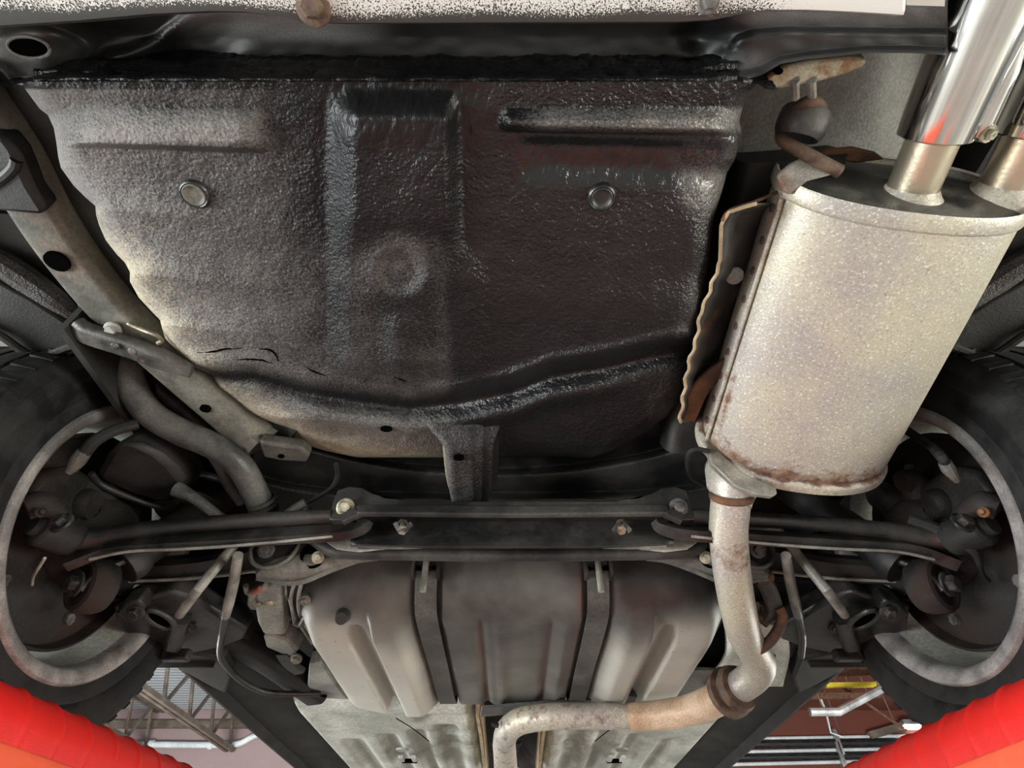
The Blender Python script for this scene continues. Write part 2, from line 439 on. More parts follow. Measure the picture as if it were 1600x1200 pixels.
def grid_mesh(rows):
    bm = bmesh.new()
    V = [[bm.verts.new(p) for p in r] for r in rows]
    for i in range(len(V) - 1):
        for j in range(len(V[0]) - 1):
            bm.faces.new((V[i][j], V[i][j + 1], V[i + 1][j + 1], V[i + 1][j]))
    return bm
def sm(x, a, b):
    if a == b: return 1.0 if x >= a else 0.0
    t = max(0.0, min(1.0, (x - a) / (b - a))); return t * t * (3 - 2 * t)
def lerp_tab(tab, x):
    if x <= tab[0][0]: return tab[0][1]
    for (x0, y0), (x1, y1) in zip(tab, tab[1:]):
        if x <= x1: return y0 + (y1 - y0) * (x - x0) / (x1 - x0)
    return tab[-1][1]
def mir(p): return Vector((-p[0], p[1], p[2]))

# ------------------------------------------------------------------ the setting: workshop
def slab(name, x0, x1, y0, y1, z0, z1, mat, label=None):
    o = finish(name, box(((x0 + x1) / 2, (y0 + y1) / 2, (z0 + z1) / 2), x1 - x0, y1 - y0, z1 - z0), mat)
    return struct(o, label)
CEIL = CZ + 4.3
WALLY = 16.0
slab('floor', -14, 14, -9, WALLY + 0.2, -0.1, 0, 'concrete', 'pale concrete workshop floor')
slab('wall_front', -14, 1.5, WALLY, WALLY + 0.2, 0, CEIL + 0.3, 'mauve_wall', 'mauve painted wall beyond the car')
slab('wall_right', 1.5, 14, WALLY, WALLY + 0.2, 0, CEIL + 0.3, 'brown_wall', 'dark red-brown wall beyond the right wheel')
def roof_deck():
    prof = []; y = 9.0
    while y < WALLY + 0.1:
        prof += [(y, 0.0), (y + 0.07, 0.0), (y + 0.09, 0.06), (y + 0.16, 0.06), (y + 0.18, 0.0)]
        y += 0.18
    return grid_mesh([[Vector((x, yy, CEIL + zz)) for yy, zz in prof] for x in (-14.0, 1.5)])
struct(finish('ceiling', roof_deck(), 'deck', solid=0.004, smooth=20), 'corrugated galvanised roof deck seen past the left wheel')
slab('ceiling_rear', -14, 14, -9, 9.0, CEIL, CEIL + 0.1, 'white_ceiling', 'white painted ceiling')
slab('ceiling_right', 1.5, 14, 9.0, WALLY, CEIL, CEIL + 0.1, 'brown_wall', 'red-brown ceiling beyond the right wheel')
slab('trim_1', -14, 1.5, WALLY - 0.1, WALLY, CEIL - 0.42, CEIL - 0.25, 'truss', 'brown steel ledge along the top of the mauve wall')

def truss(name, x, y0, y1, h, label, panels, mat='truss'):
    """open-web roof joist running along the bay, hung from the ceiling"""
    t = thing(name, label, 'roof truss', (x, y0, CZ + h))
    z0 = CZ + h; z1 = CEIL - 0.045
    for s in (-1, 1):
        finish('bottom_chord', bar(Vector((x + 0.075 * s, y0, z0)), Vector((x + 0.075 * s, y1, z0)), 0.09, 0.09), mat, t)
        finish('top_chord', bar(Vector((x + 0.075 * s, y0, z1)), Vector((x + 0.075 * s, y1, z1)), 0.09, 0.09), mat, t)
    for k in range(panels):
        ya, yb = y0 + (y1 - y0) * k / panels, y0 + (y1 - y0) * (k + 1) / panels
        for p, q in ((Vector((x, ya, z0)), Vector((x, (ya + yb) / 2, z1))), (Vector((x, (ya + yb) / 2, z1)), Vector((x, yb, z0)))):
            finish('web_bar', bar(p, q, 0.06, 0.06, up=(1, 0, 0)), mat, t)
    return t
truss('roof_truss', -7.0, 11.0, WALLY - 0.1, 3.4, 'brown open-web roof truss running past the black tyre edge', 4)
truss('roof_truss', -9.1, 12.9, WALLY - 0.1, 3.4, 'shorter brown roof truss lower beside the red lift beam', 3)
WF = WALLY - 0.11
wp = finish('conduit_pipe', tube([BY(120, 1163, WF), BY(210, 1163, WF), BY(340, 1164, WF), BY(372, 1162, WF), BY(393, 1152, WF), BY(425, 1138, WF)], 0.07, 12, 5), 'pipe_white')
tag(wp, 'white conduit pipe running along the mauve wall under the trusses', 'pipe')
for q, (px, py) in enumerate(((236, 1163.3), (330, 1164))):
    o = finish('pipe_clamp', lathe(BY(px, py, WF) - Vector((0.05, 0, 0)), (1, 0, 0), [(0, 0.072), (0, 0.1), (0.1, 0.1), (0.1, 0.072)], 16), 'pipe_white')
    tag(o, ('white clamp on the conduit pipe nearer the red lift beam', 'white clamp where the conduit pipe meets the truss')[q], 'clamp')

def longbar(name, pts, w, mat, label, cat, round_=True, y=None, hang=False):
    yy = WALLY - w / 2 - 0.01 if y is None else y
    P = [BY(px, py, yy) for px, py in pts]
    bm = tube(P, w / 2, 10, 0) if round_ else bar(P[0], P[-1], w, w)
    if not hang: return tag(finish(name, bm, mat), label, cat)
    t = thing(name, label, cat, P[0])
    finish('beam', bm, mat, t)
    for k in (0.15, 0.85):
        p = P[0].lerp(P[-1], k)
        finish('drop_rod', tube([p, Vector((p.x, p.y, CEIL))], 0.012, 6, 0), 'truss', t)
    return t
YC = 11.8
longbar('crane_rail', [(1290, 1071), (1410, 1069)], 0.08, 'yellow', 'yellow horizontal rail behind the right tyre', 'rail', False, YC, True)
longbar('crane_post', [(1357, 1016), (1376, 1067)], 0.08, 'yellow', 'slanting yellow post above the yellow rail', 'post', False, YC + 0.1)
longbar('roof_beam', [(1250, 1088), (1375, 1086)], 0.09, 'rust', 'thin red-brown beam below the yellow rail', 'beam', False, YC + 0.4, True)
longbar('roof_beam', [(1310, 1052), (1410, 1049)], 0.11, 'rust', 'red-brown beam above the yellow rail', 'beam', False, YC + 0.3, True)
longbar('roof_brace', [(1318, 1075), (1412, 1138)], 0.06, 'rust', 'diagonal red-brown brace crossing behind the yellow rail', 'brace', True, YC + 0.6, True)
longbar('air_duct', [(1265, 1112), (1310, 1112), (1340, 1096), (1392, 1068)], 0.15, 'duct', 'bent galvanised duct behind the right sill', 'duct', True, YC - 0.3, True)
longbar('drop_pipe', [(1280, 1086), (1290, 1110), (1298, 1145), (1318, 1152)], 0.045, 'pipe_white', 'thin white pipe hanging down to the twin tubes', 'pipe', True, 14.2, True)
longbar('ceiling_tube', [(1190, 1154), (1420, 1150)], 0.08, 'pipe_white', 'upper white tube of the long pair by the right lift beam', 'tube')
longbar('ceiling_tube', [(1150, 1175), (1400, 1170)], 0.08, 'pipe_white', 'lower white tube of the long pair by the right lift beam', 'tube')
longbar('ceiling_tube', [(1120, 1195), (1380, 1189)], 0.08, 'pipe_white', 'lowest white tube at the bottom edge of the photo', 'tube')
longbar('tube_rail', [(1170, 1163), (1400, 1160)], 0.17, 'black_plastic', 'black rail between the two white tubes', 'rail')
longbar('tube_rail', [(1140, 1184), (1390, 1180)], 0.15, 'black_plastic', 'black rail under the lower white tube', 'rail')
longbar('roof_strut', [(1358, 1150), (1462, 1120)], 0.16, 'truss', 'tan strut rising toward the right lift beam', 'strut', False)
longbar('hanger_rod', [(1420, 1090), (1440, 1135)], 0.05, 'truss', 'thin hanger rod beside the right tyre', 'rod')
t = thing('bay_lamp', 'small bright lamp touching the right red lift beam', 'lamp', BY(1424, 1136, WALLY))
finish('housing', box(BY(1424, 1130, WALLY - 0.15), 0.55, 0.3, 0.12), 'duct', t, bevel=0.02)
lm, nt, b = new_mat('lit_lamp_lens'); b.inputs['Emission Color'].default_value = (1, 1, 0.95, 1); b.inputs['Emission Strength'].default_value = 6
finish('lens', box(BY(1424, 1135, WALLY - 0.15), 0.45, 0.24, 0.09), lm, t, bevel=0.02)
for q, (px, py) in enumerate(((1308, 1160), (1312, 1180))):
    o = finish('tube_bracket', box(BY(px, py, WALLY - 0.1), 0.1, 0.2, 0.55), 'duct', bevel=0.01)
    tag(o, ('grey bracket holding the upper white tube', 'grey bracket holding the lower white tube')[q], 'bracket')

# ------------------------------------------------------------------ lift beams
def lift_beam(s, label):
    e = 1 if s > 0 else 0
    a = B(0, 1075, 0.15); b = B(295, 1205, 0.15)
    if s > 0: a, b = B(1600, 1070, 0.15), B(1325, 1203, 0.15)
    d = (b - a); d.z = 0; d.normalize()
    a2 = a - d * 0.06; b2 = b + d * 0.06
    side = Vector((s, 0, 0)); side = (side - d * side.dot(d)).normalized()   # outward
    t = thing('lift_beam', label, 'lift', (a2.x, a2.y, 0), 'red lift beams under the sills')
    def P(o, z, k): return (a2 if k == 0 else b2) + side * o + Vector((0, 0, z))
    # padded shoulder: rounded, with moulded ridges across
    prof = []
    for i in range(15):
        ang = math.pi * (0.02 + 0.98 * i / 14)
        prof.append((0.035 - 0.035 * math.cos(ang), 0.034 * math.sin(ang)))
    nl = 220; rows = []; ln = (b2 - a2).length
    for i in range(nl + 1):
        k = i / nl; p = a2.lerp(b2, k); dist = k * ln
        fr = (dist / 0.042) % 1.0
        bumpz = 0.0022 * math.exp(-((fr - 0.5) / 0.055) ** 2)
        row = [p + side * 0.004 + Vector((0, 0, -0.075)), p + side * (-0.5 * bumpz) + Vector((0, 0, -0.045))]
        for (o, z) in prof:
            row.append(p + side * (o - (0.5 - o / 0.07) * bumpz) + Vector((0, 0, z - 0.021 + bumpz * (z / 0.034))))
        row.append(p + side * 0.07 + Vector((0, 0, -0.05)))
        rows.append(row)
    pbm = grid_mesh(rows); pbm.verts.ensure_lookup_table(); w_ = len(rows[0])
    for st in (0, nl * w_):
        pbm.faces.new([pbm.verts[st + q] for q in range(w_)])
    finish('padded_edge', pbm, 'lift_red', t, 'glossy red padded edge with raised ridges', smooth=60, solid=0.002)
    # inner side plate, stands a little proud of the padding
    bm = bmesh.new()
    pr = [(-0.012, -0.040), (-0.004, -0.032), (0.05, -0.032), (0.05, -0.18), (-0.075, -0.18), (-0.08, -0.17)]
    up = Vector((0, 0, 1)); rings = []
    for k in (0, 1):
        rings.append([bm.verts.new(P(o, z, k)) for o, z in pr])
    n = len(pr)
    for k in range(n): bm.faces.new((rings[0][k], rings[0][(k + 1) % n], rings[1][(k + 1) % n], rings[1][k]))
    bm.faces.new(rings[0]); bm.faces.new(rings[1][::-1])
    finish('side_plate', bm, 'lift_orange', t, bevel=0.003)
    for k in (0.12, 0.9):
        p = a2.lerp(b2, k) + side * 0.03
        finish('column', box((p.x, p.y, (p.z - 0.15) / 2), 0.09, 0.12, p.z - 0.15), 'lift_orange', t, bevel=0.006)
    return t
lift_beam(-1, 'red lift beam with ridged padding in the lower left corner')
lift_beam(1, 'red lift beam with ridged padding in the lower right corner')

# ------------------------------------------------------------------ car body
body = thing('car_body', 'dirty black underside of a car body raised on a lift', 'car', (0, 1.2, CZ + 0.38))

LEFT = [(128, 34), (140, 40), (170, 62), (180, 75), (200, 84), (222, 88), (245, 91), (262, 95), (290, 115), (308, 133), (322, 149), (335, 150), (352, 155), (375, 165), (398, 183), (410, 195), (425, 203), (440, 203), (465, 217), (490, 240), (500, 250), (512, 253), (530, 258), (552, 276), (570, 292), (577, 312), (585, 325), (605, 336), (625, 362), (640, 385), (655, 412), (668, 440), (680, 452), (695, 476), (705, 510), (715, 560)]
RIGHT = [(118, 1190), (135, 1180), (150, 1166), (170, 1160), (190, 1155), (205, 1159), (225, 1158), (250, 1148), (270, 1136), (290, 1131), (330, 1118), (370, 1112), (420, 1108), (460, 1101), (500, 1092), (540, 1084), (575, 1076), (605, 1068), (630, 1058), (650, 1042), (670, 1015), (690, 985), (705, 955), (715, 925)]
H0 = 0.55
WC_Y = 0.80
def tub_relief(px, py):
    D = 0.0
    # central raised panel with a crisp right-hand step
    rgt = 692 + 0.02 * (py - 150)
    soft = sm(py, 330, 420)
    k = sm(px, 505, 560 - 10 * soft) * (1 - sm(px, rgt - 3 - 10 * soft, rgt + 30 + 10 * soft))
    D += 0.026 * k * (1 - 0.5 * soft) * (1 - sm(py, 560, 600)) * sm(py, 132, 190)
    # second, lower ridge to the right of it further forward
    D += 0.009 * math.exp(-((px - 735) / 26) ** 2) * sm(py, 370, 450) * (1 - sm(py, 570, 610))
    # rib that runs forward from the round boss
    D += 0.010 * sm(px, 585, 625) * (1 - sm(px, 636, 676)) * sm(py, 465, 520) * (1 - sm(py, 585, 612))
    # round boss, dished in its middle
    r = math.hypot(px - 625, (py - 425) * 1.05)
    D += 0.003 * (1 - sm(r, 40, 75)) - 0.008 * (1 - sm(r, 20, 46))
    # left pad, sharp front edge
    k = sm(px, 85, 150) * (1 - sm(px, 370, 430)); ed = 222 + 0.035 * (px - 150)
    D += 0.017 * k * sm(py, 160, 205) * (1 - sm(py, ed, ed + 10))
    # right pad
    k = sm(px, 775, 800) * (1 - sm(px, 1110, 1160)); ed = 198 + 0.02 * (px - 790)
    D += 0.014 * k * sm(py, 165, 192) * (1 - sm(py, ed - 4, ed + 10))
    D -= 0.009 * k * sm(py, ed + 10, ed + 30) * (1 - sm(py, 255, 300)) * sm(px, 790, 850)
    # flutes pressed into the left flank
    ex = px - lerp_tab(LEFT, py)
    amp = math.exp(-max(0, ex) / 75.0)
    cusp = (130, 224, 324, 427, 507, 577, 648, 720)
    q = py - 0.10 * max(0, ex)
    for c0, c1 in zip(cusp, cusp[1:]):
        if c0 <= q < c1: D -= 0.020 * amp * math.sin(math.pi * (q - c0) / (c1 - c0)) ** 1.1
    ex = lerp_tab(RIGHT, py) - px
    amp = math.exp(-max(0, ex) / 60.0)
    for c in (185, 285, 430, 560):
        D -= 0.012 * amp * math.exp(-((py - c) / 30.0) ** 2)
    # pressed groove across the front of the well
    gc = front_groove(px)
    D -= 0.016 * math.exp(-((py - gc) / 15.0) ** 2)
    D += 0.010 * math.exp(-((py - gc - 34) / 16.0) ** 2) * sm(px, 430, 520) * (1 - sm(px, 900, 1010))
    D += 0.006 * math.exp(-((py - gc + 26) / 10.0) ** 2) * sm(px, 640, 720)
    # light hammering of the whole sheet
    D += 0.0022 * (noise.noise(Vector((px * 0.011, py * 0.011, 3.1)))) + 0.0012 * noise.noise(Vector((px * 0.04, py * 0.035, 7.7)))
    # wrinkled coating; runs in vertical streaks near the back
    st = sm(px, 480, 540) * (1 - sm(px, 720, 800)) * (1 - sm(py, 190, 250)) + sm(px, 790, 840) * (1 - sm(py, 270, 300)) * sm(py, 196, 215)
    a = 0.00060 * noise.noise(Vector((px * 0.21, py * 0.19, 0.5))) + 0.0006 * noise.noise(Vector((px * 0.40, py * 0.36, 8.5)))
    D += a * (1 - st) + st * 0.0011 * noise.noise(Vector(((px + 0.35 * py) * 0.13, py * 0.045, 5.5)))
    return D
def front_groove(px):
    return lerp_tab([(330, 585), (400, 590), (480, 612), (560, 626), (640, 636), (720, 628), (800, 612), (860, 588), (940, 575), (1040, 552), (1100, 545)], px)
def build_tub():
    nr, nc = 400, 470
    rows = []; dust = []; oil = []; tan = []; rib = []
    for i in range(nr + 1):
        py = 128 + (715 - 128) * i / nr
        l = lerp_tab(LEFT, py); r = lerp_tab(RIGHT, py)
        row = []
        for j in range(-2, nc + 3):
            s = min(1, max(0, j / nc))
            s = s + 0.12 * math.sin(2 * math.pi * s) / (2 * math.pi) * -1   # finer columns at the rims
            px = l + (r - l) * s
            el, er, ef = px - l, r - px, (715 - py) * 1.3
            e = min(el, er, ef)
            q = 1 - min(1, e / 34.0)
            roll = 0.030 * (1 - math.sqrt(max(0, 1 - q * q)))
            h = H0 - tub_relief(px, py) + roll
            p = B(px, py, h)
            over = -j if j < 0 else (j - nc if j > nc else 0)
            if over:
                p.z += 0.05 * over; p.x += (0.006 if j > 0 else -0.006) * over
            row.append(p)
            # dirt
            n = noise.noise(Vector((px * 0.009, py * 0.009, 1.3)))
            d = 0.62 * math.exp(-max(0, el) / 120.0) + 0.22 * (1 - sm(px, 330, 640)) * sm(py, 150, 230) * (1 - 0.4 * sm(py, 560, 640))
            d += 0.22 * math.exp(-max(0, er) / 50.0) + 0.28 * math.exp(-max(0, ef) / 60.0) * (1 - sm(px, 640, 820))
            d += 0.45 * sm(px, 100, 160) * (1 - sm(px, 380, 440)) * sm(py, 165, 180) * (1 - sm(py, 215, 228))
            d += 0.38 * sm(px, 780, 860) * sm(py, 160, 178) * (1 - sm(py, 198, 212)) + 0.30 * sm(px, 1040, 1090) * sm(py, 255, 280) * (1 - sm(py, 310, 350))
            d += 0.16 * (1 - sm(px, 380, 520)) * (1 - sm(py, 150, 180)) + 0.14 * (1 - sm(math.hypot(px - 622, py - 415), 26, 62))
            d += 0.14 * sm(px, 520, 560) * (1 - sm(px, 690, 720)) * sm(py, 330, 420)
            gc = front_groove(px)
            dark = math.exp(-((py - gc) / 17.0) ** 2)
            band = 1 - sm(py, 136, 142)
            d = d * (1 - 0.85 * dark) * (1 - band) + 0.10 * n
            t_ = 0.75 * math.exp(-max(0, el) / 70.0) * sm(py, 260, 420) + 0.7 * math.exp(-max(0, ef) / 45.0) * (1 - sm(px, 680, 760)) + 0.25 * sm(px, 780, 860) * sm(py, 165, 180) * (1 - sm(py, 198, 212))
            o = 0.9 * dark * sm(px, 640, 720) + 0.55 * sm(px, 690, 760) * (1 - sm(py, 420, 520)) + 0.5 * math.exp(-((px - 640) / 70.0) ** 2 - ((py - 290) / 90.0) ** 2) + 0.35 * sm(px, 700, 800)
            o += 0.6 * sm(px, 830, 880) * sm(py, 215, 235) * (1 - sm(py, 280, 300))
            w = sm(px, 480, 540) * (1 - sm(px, 720, 800)) * (1 - sm(py, 200, 260)) + sm(px, 780, 830) * (1 - sm(py, 270, 310)) * sm(py, 190, 210)
            dust.append(max(0, min(1, d))); tan.append(max(0, min(1, t_))); oil.append(max(0, min(1, o))); rib.append(max(0, min(1, w)))
        rows.append(row)
    # the back wall of the well, facing the bumper, and the front wall
    NW = 26; wall = []
    for k in range(NW):
        t = k / NW
        wall.append([Vector((p.x, p.y - 0.004 * (1 - t) + 0.0035 * noise.noise(Vector((p.x * 60, t * 9, 1))) + 0.002 * noise.noise(Vector((p.x * 190, t * 22, 6))) - 0.003 * math.exp(-((t - 0.55) / 0.08) ** 2), CZ + 0.66 + (0.555 - 0.66) * t)) for p in rows[0]])
    fr = [Vector((p.x, p.y + 0.02, p.z + 0.10)) for p in rows[-1]]
    ncol = len(rows[0])
    rows = wall + rows + [fr]
    z = [0.0] * ncol; zw = [0.0] * (NW * ncol)
    dust = [0.03] * (NW * ncol) + dust + z; tan = zw + tan + z; oil = [0.45] * (NW * ncol) + oil + z; rib = zw + rib + z
    o = finish('spare_wheel_well', grid_mesh(rows), 'undercoat', body, 'wrinkled black undercoated spare wheel well, dusty along its left rim', smooth=80)
    attrs(o, dust=dust, oil=oil, tan=tan, rib=rib)
    return o
tub = build_tub()

def plug(px, py, r, mat='dark_steel'):
    c = B(px, py, H0 - tub_relief(px, py) - 0.001)
    o = finish('drain_plug', lathe(c, (0, 0, -1), [(-0.004, 0), (-0.004, r * 1.3), (0.001, r * 1.3), (0.0035, r * 1.16), (0.004, r * 1.08), (0.0035, r), (0.0, r * 0.85), (0.0005, r * 0.6), (0.0015, 0)], 28), 'black_paint', tub, 'round pressed drain plug', smooth=50)
    finish('plug_dish', lathe(c, (0, 0, -1), [(-0.002, 0), (-0.002, r * 0.98), (0.0036, r * 0.98), (0.0042, r * 0.9), (0.0016, r * 0.72), (0.001, r * 0.5), (0.0022, 0)], 28), mat, tub, smooth=50)
    return o
plug(305, 303, 0.0122, 'rail'); plug(940, 308, 0.0118, 'dark_steel')

# cracks in the coating
for pts in ([(308, 551), (335, 549), (352, 545), (378, 544)], [(368, 562), (385, 561), (405, 562), (412, 563), (426, 568)], [(405, 545), (420, 546), (430, 553), (435, 565)], [(478, 573), (492, 581), (512, 588)], [(615, 588), (625, 592), (636, 597)]):
    finish('coating_crack', tube([B(x, y, H0 - tub_relief(x, y) + 0.0002) for x, y in pts], [0.0006] + [0.0016] * (len(pts) - 2) + [0.0006], 6, 4), 'hole', tub)
# slots cut in the front ledge
def dark_hole(px, py, h, rx, ry, parent, name='drain_hole'):
    c = B(px, py, h)
    bm = lathe((0, 0, 0), (0, 0, -1), [(0, 0), (0, 1), (0.004, 1), (0.004, 0)], 20)
    for v in bm.verts: v.co = Vector((v.co.x * rx, v.co.y * ry, v.co.z)) + c
    return finish(name, bm, 'hole', parent)
dark_hole(604, 668, H0 - tub_relief(604, 668) + 0.001, 0.009, 0.006, tub)

# towing bracket: a tapering tongue under the front of the well
def tongue():
    secs = [(648, 806, 636, 0.572), (642, 812, 650, 0.556), (648, 806, 664, 0.5415), (660, 795, 677, 0.533), (677, 786, 692, 0.522), (688, 779, 712, 0.511), (692, 777, 745, 0.498), (696, 775, 775, 0.488), (703, 768, 796, 0.481), (716, 752, 806, 0.479)]
    rows = []; dust = []; oil = []; tan = []; rib = []
    sv = catmull([Vector((a, b, c)) for a, b, c, _ in secs], 6); hv = catmull([Vector((h, 0, 0)) for *_, h in secs], 6)
    NCOL = 41
    for (x0, x1, py), hh in zip(sv, hv):
        row = []; h = hh.x
        for j in range(NCOL):
            u = j / (NCOL - 1); px = x0 + (x1 - x0) * u
            a = abs(2 * u - 1)
            rise = 0.034 * sm(a, 0.70, 1.0) + 0.010 * sm(u, 0.58, 0.72)
            p = B(px, py, h); p.z += rise + 0.0011 * noise.noise(Vector((px * 0.12, py * 0.10, 2.2))) + 0.0006 * noise.noise(Vector((px * 0.3, py * 0.3, 5.2)))
            row.append(p)
            dust.append(0.40 * (1 - sm(u, 0.05, 0.25)) + 0.16 * (1 - sm(u, 0.5, 0.62))); tan.append(0.8 * (1 - sm(u, 0.0, 0.12))); oil.append(0.1); rib.append(0.0)  # paler left edge, dark right: light from the left put into the colour
        rows.append(row)
    bot = [p + Vector((0, 0.006, 0.03)) for p in rows[-1]]
    rows.append(bot); n = NCOL
    dust += [0.3] * n; tan += [0] * n; oil += [0] * n; rib += [0] * n
    o = finish('towing_bracket', grid_mesh(rows), 'undercoat', body, 'black coated towing bracket tongue with two holes', smooth=80, solid=0.004)
    attrs(o, dust=dust, oil=oil, tan=tan, rib=rib)
    dark_hole(717, 713, 0.508, 0.008, 0.006, o, 'bolt_hole')
    dark_hole(727, 787, 0.482, 0.005, 0.003, o, 'bolt_hole')
    c = B(727, 793, 0.4815)
    finish('bare_metal_patch', lathe(c, (0, 0.2, -1), [(0, 0), (0, 0.012), (0.0015, 0.011), (0.0015, 0)], 9), 'rust', o, 'chipped patch of pinkish rust')
tongue()

# rear valance between bumper and well
VB = [(-560, 80), (-60, 88), (0, 108), (15, 122), (28, 131), (60, 134), (1060, 133), (1110, 130), (1160, 124), (1190, 116), (1219, 99), (1260, 92), (1300, 88), (1354, 82), (1420, 82), (1480, 85)]
def build_valance():
    rows = []; nr, nc = 60, 320; mist = []
    for i in range(nr + 1):
        t = i / nr; row = []
        for j in range(nc + 1):
            px = -560 + 2040 * j / nc
            py = -30 + (lerp_tab(VB, px) - -30) * t
            cen = sm(px, 60, 160) * (1 - sm(px, 1080, 1180))
            wall = 0.63 - 0.074 * sm(t, 0.80, 1.0)
            flat = 0.60 - 0.012 * sm(t, 0.9, 1.0)
            h = flat * (1 - cen) + wall * cen
            h -= 0.02 * (1 - sm(t, 0.2, 0.55)) * cen
            # pressed lip curving up on the left
            d = py - lerp_tab([(150, 98), (200, 86), (240, 70), (262, 52), (290, 30), (330, 10)], px)
            h -= 0.012 * math.exp(-(d / 11.0) ** 2) * sm(px, 150, 180) * (1 - sm(px, 300, 330))
            h += 0.020 * sm(d, 6, 26) * (1 - sm(py, 95, 112)) * sm(px, 150, 200) * (1 - sm(px, 300, 420))
            # dished corner plate on the left
            d = math.hypot((px - 48) / 95.0, (py - 84) / 46.0)
            h -= 0.010 * (1 - sm(d, 0.75, 1.0))
            # stepped plate on the right
            d = py - lerp_tab([(1095, 140), (1130, 108), (1140, 78), (1152, 60), (1180, 50), (1230, 47), (1480, 50)], px)
            h -= 0.011 * sm(d, -6, 6) * sm(px, 1120, 1140)
            h += 0.012 * math.exp(-((px - 1085) / 26.0) ** 2) * (1 - sm(py, 60, 90))
            h += 0.0015 * noise.noise(Vector((px * 0.03, py * 0.05, 2)))
            row.append(B(px, py, h))
            mist.append(0.75 * sm(px, 255, 330) * (1 - sm(px, 480, 640)) * (1 - sm(py, 34 + 0.06 * (px - 300), 66 + 0.04 * (px - 300))) + 0.35 * math.exp(-((px - 1150) / 60.0) ** 2) * math.exp(-((py - 98) / 14.0) ** 2) + 0.25 * sm(px, 1120, 1200) * (1 - sm(py, 20, 52)) + 0.12 * (1 - sm(px, 0, 120)))  # overspray mist, plus a highlight painted low on the right plate
        rows.append(row)
    lip = [p + Vector((0, 0.004, 0.03)) for p in rows[-1]]
    rows.append(lip); mist += [0.0] * (nc + 1)
    o = finish('rear_valance', grid_mesh(rows), 'valance', body, 'satin black rear panel with pressed lips and pale overspray and a painted highlight', smooth=70, solid=0.002)
    attrs(o, mist=mist)
    return o
val = build_valance()
c = B(45, 74, 0.588)
finish('grommet_hole', tube([c + Vector((0.019 * math.cos(a), 0.009 * math.sin(a), 0)) for a in [2 * math.pi * k / 20 for k in range(21)]], 0.0016, 8, 0), 'panel', val)
bm = lathe((0, 0, 0), (0, 0, -1), [(0, 0), (0, 1), (0.002, 1), (0.002, 0)], 20)
for v in bm.verts: v.co = Vector((v.co.x * 0.017, v.co.y * 0.007, v.co.z)) + c
finish('grommet_opening', bm, 'hole', val)
# seam sealer, two ragged beads along the top of the well
for q, (y0, hh, r) in enumerate(((104, 0.622, 0.0065), (117, 0.592, 0.0058), (128, 0.561, 0.005))):
    pts = []
    for k in range(90):
        px = 60 + (1150 - 60) * k / 89
        pts.append(B(px, y0 + 3 * noise.noise(Vector((px * 0.02, q, 0))) + 2 * noise.noise(Vector((px * 0.1, q, 4))) - (12 * sm(px, 1050, 1150) if q < 2 else 6 * sm(px, 1080, 1150)), hh - 0.002))
    rad = [r * (1 + 0.45 * noise.noise(Vector((k * 0.5, q, 9)))) for k in range(90)]
    o = finish('seam_sealer', tube(pts, rad, 8, 2), 'undercoat', body)
    attrs(o, oil=[0.45] * len(o.data.vertices), dust=[0.05] * len(o.data.vertices))

# bumper lower flange
BL = [(-800, 44), (-60, 42), (0, 37), (120, 29), (230, 19), (330, 14), (380, 15), (420, 20), (465, 30), (530, 33), (800, 32), (1060, 31), (1120, 27), (1160, 18), (1200, 12), (1260, 12), (1330, 15), (1412, 20)]
def build_bumper():
    rows = []; nr, nc = 24, 400; spray = []
    for i in range(nr + 1):
        row = []
        for j in range(nc + 1):
            px = -800 + (1412 + 800) * j / nc
            lo = lerp_tab(BL, px)
            py = -90 + (lo + 90) * i / nr
            h = 0.475 + 0.0015 * math.sin(px * 0.01)
            row.append(B(px + 8 * (1 - i / nr) * sm(px, 1300, 1412), py, h))
            e = lo - py
            k = math.exp(-max(0, e) / 9.0) * (0.42 * (1 - sm(px, 40, 520)) + 0.44 * math.exp(-((px - 1010) / 70.0) ** 2) + 0.30 * math.exp(-((px - 740) / 120.0) ** 2) + 0.33 * math.exp(-((px - 480) / 40.0) ** 2) + 0.30 * (1 - sm(px, 1120, 1260)))
            k += 0.30 * math.exp(-((px - 10) / 60.0) ** 2) * math.exp(-max(0, e - 8) / 14.0) + 0.22 * (1 - sm(px, 1150, 1350))
            spray.append(k + 0.20)
        rows.append(row)
    lip = [p + Vector((0, 0.003, 0.014)) for p in rows[-1]]
    rows.append(lip); spray += [0.5] * (nc + 1)
    o = finish('rear_bumper', grid_mesh(rows), 'bumper', body, 'white bumper edge speckled with black overspray', smooth=50, solid=0.003)
    attrs(o, spray=spray)
    return o
bmp = build_bumper()
bolt(bmp, B(490, 11, 0.473), (0, -0.25, -1), 0.0085, 'bolt_rust', 'flange_bolt', 'rusty hexagon flange bolt')
bolt(bmp, B(1107, 3, 0.473), (0, -0.25, -1), 0.0055, 'bolt_dark', 'flange_bolt')

def fascia(x0, x1, low):
    pr = [(0.045, 0.476), (-0.05, 0.482), (-0.12, 0.51), (-0.15, 0.60), (-0.155, 0.75), (-0.13, 0.95)]
    if low > 0.5: pr = [(-0.10, low + 0.01), (-0.145, low), (-0.155, low + 0.05), (-0.13, 0.95)]
    rows = []
    for k in range(25):
        x = x0 + (x1 - x0) * k / 24
        rows.append([Vector((x, y + 0.10 * abs(x / 0.88) ** 4, CZ + z)) for y, z in pr])
    finish('bumper_fascia', grid_mesh(rows), 'body_white', body, 'white rear bumper skin', smooth=50, solid=0.004)
fascia(-0.885, 0.285, 0.0); fascia(0.285, 0.64, 0.71); fascia(0.64, 0.885, 0.0)
finish('tailgate', box((0, -0.06, CZ + 1.15), 1.78, 0.02, 0.4), 'body_white', body, bevel=0.005)
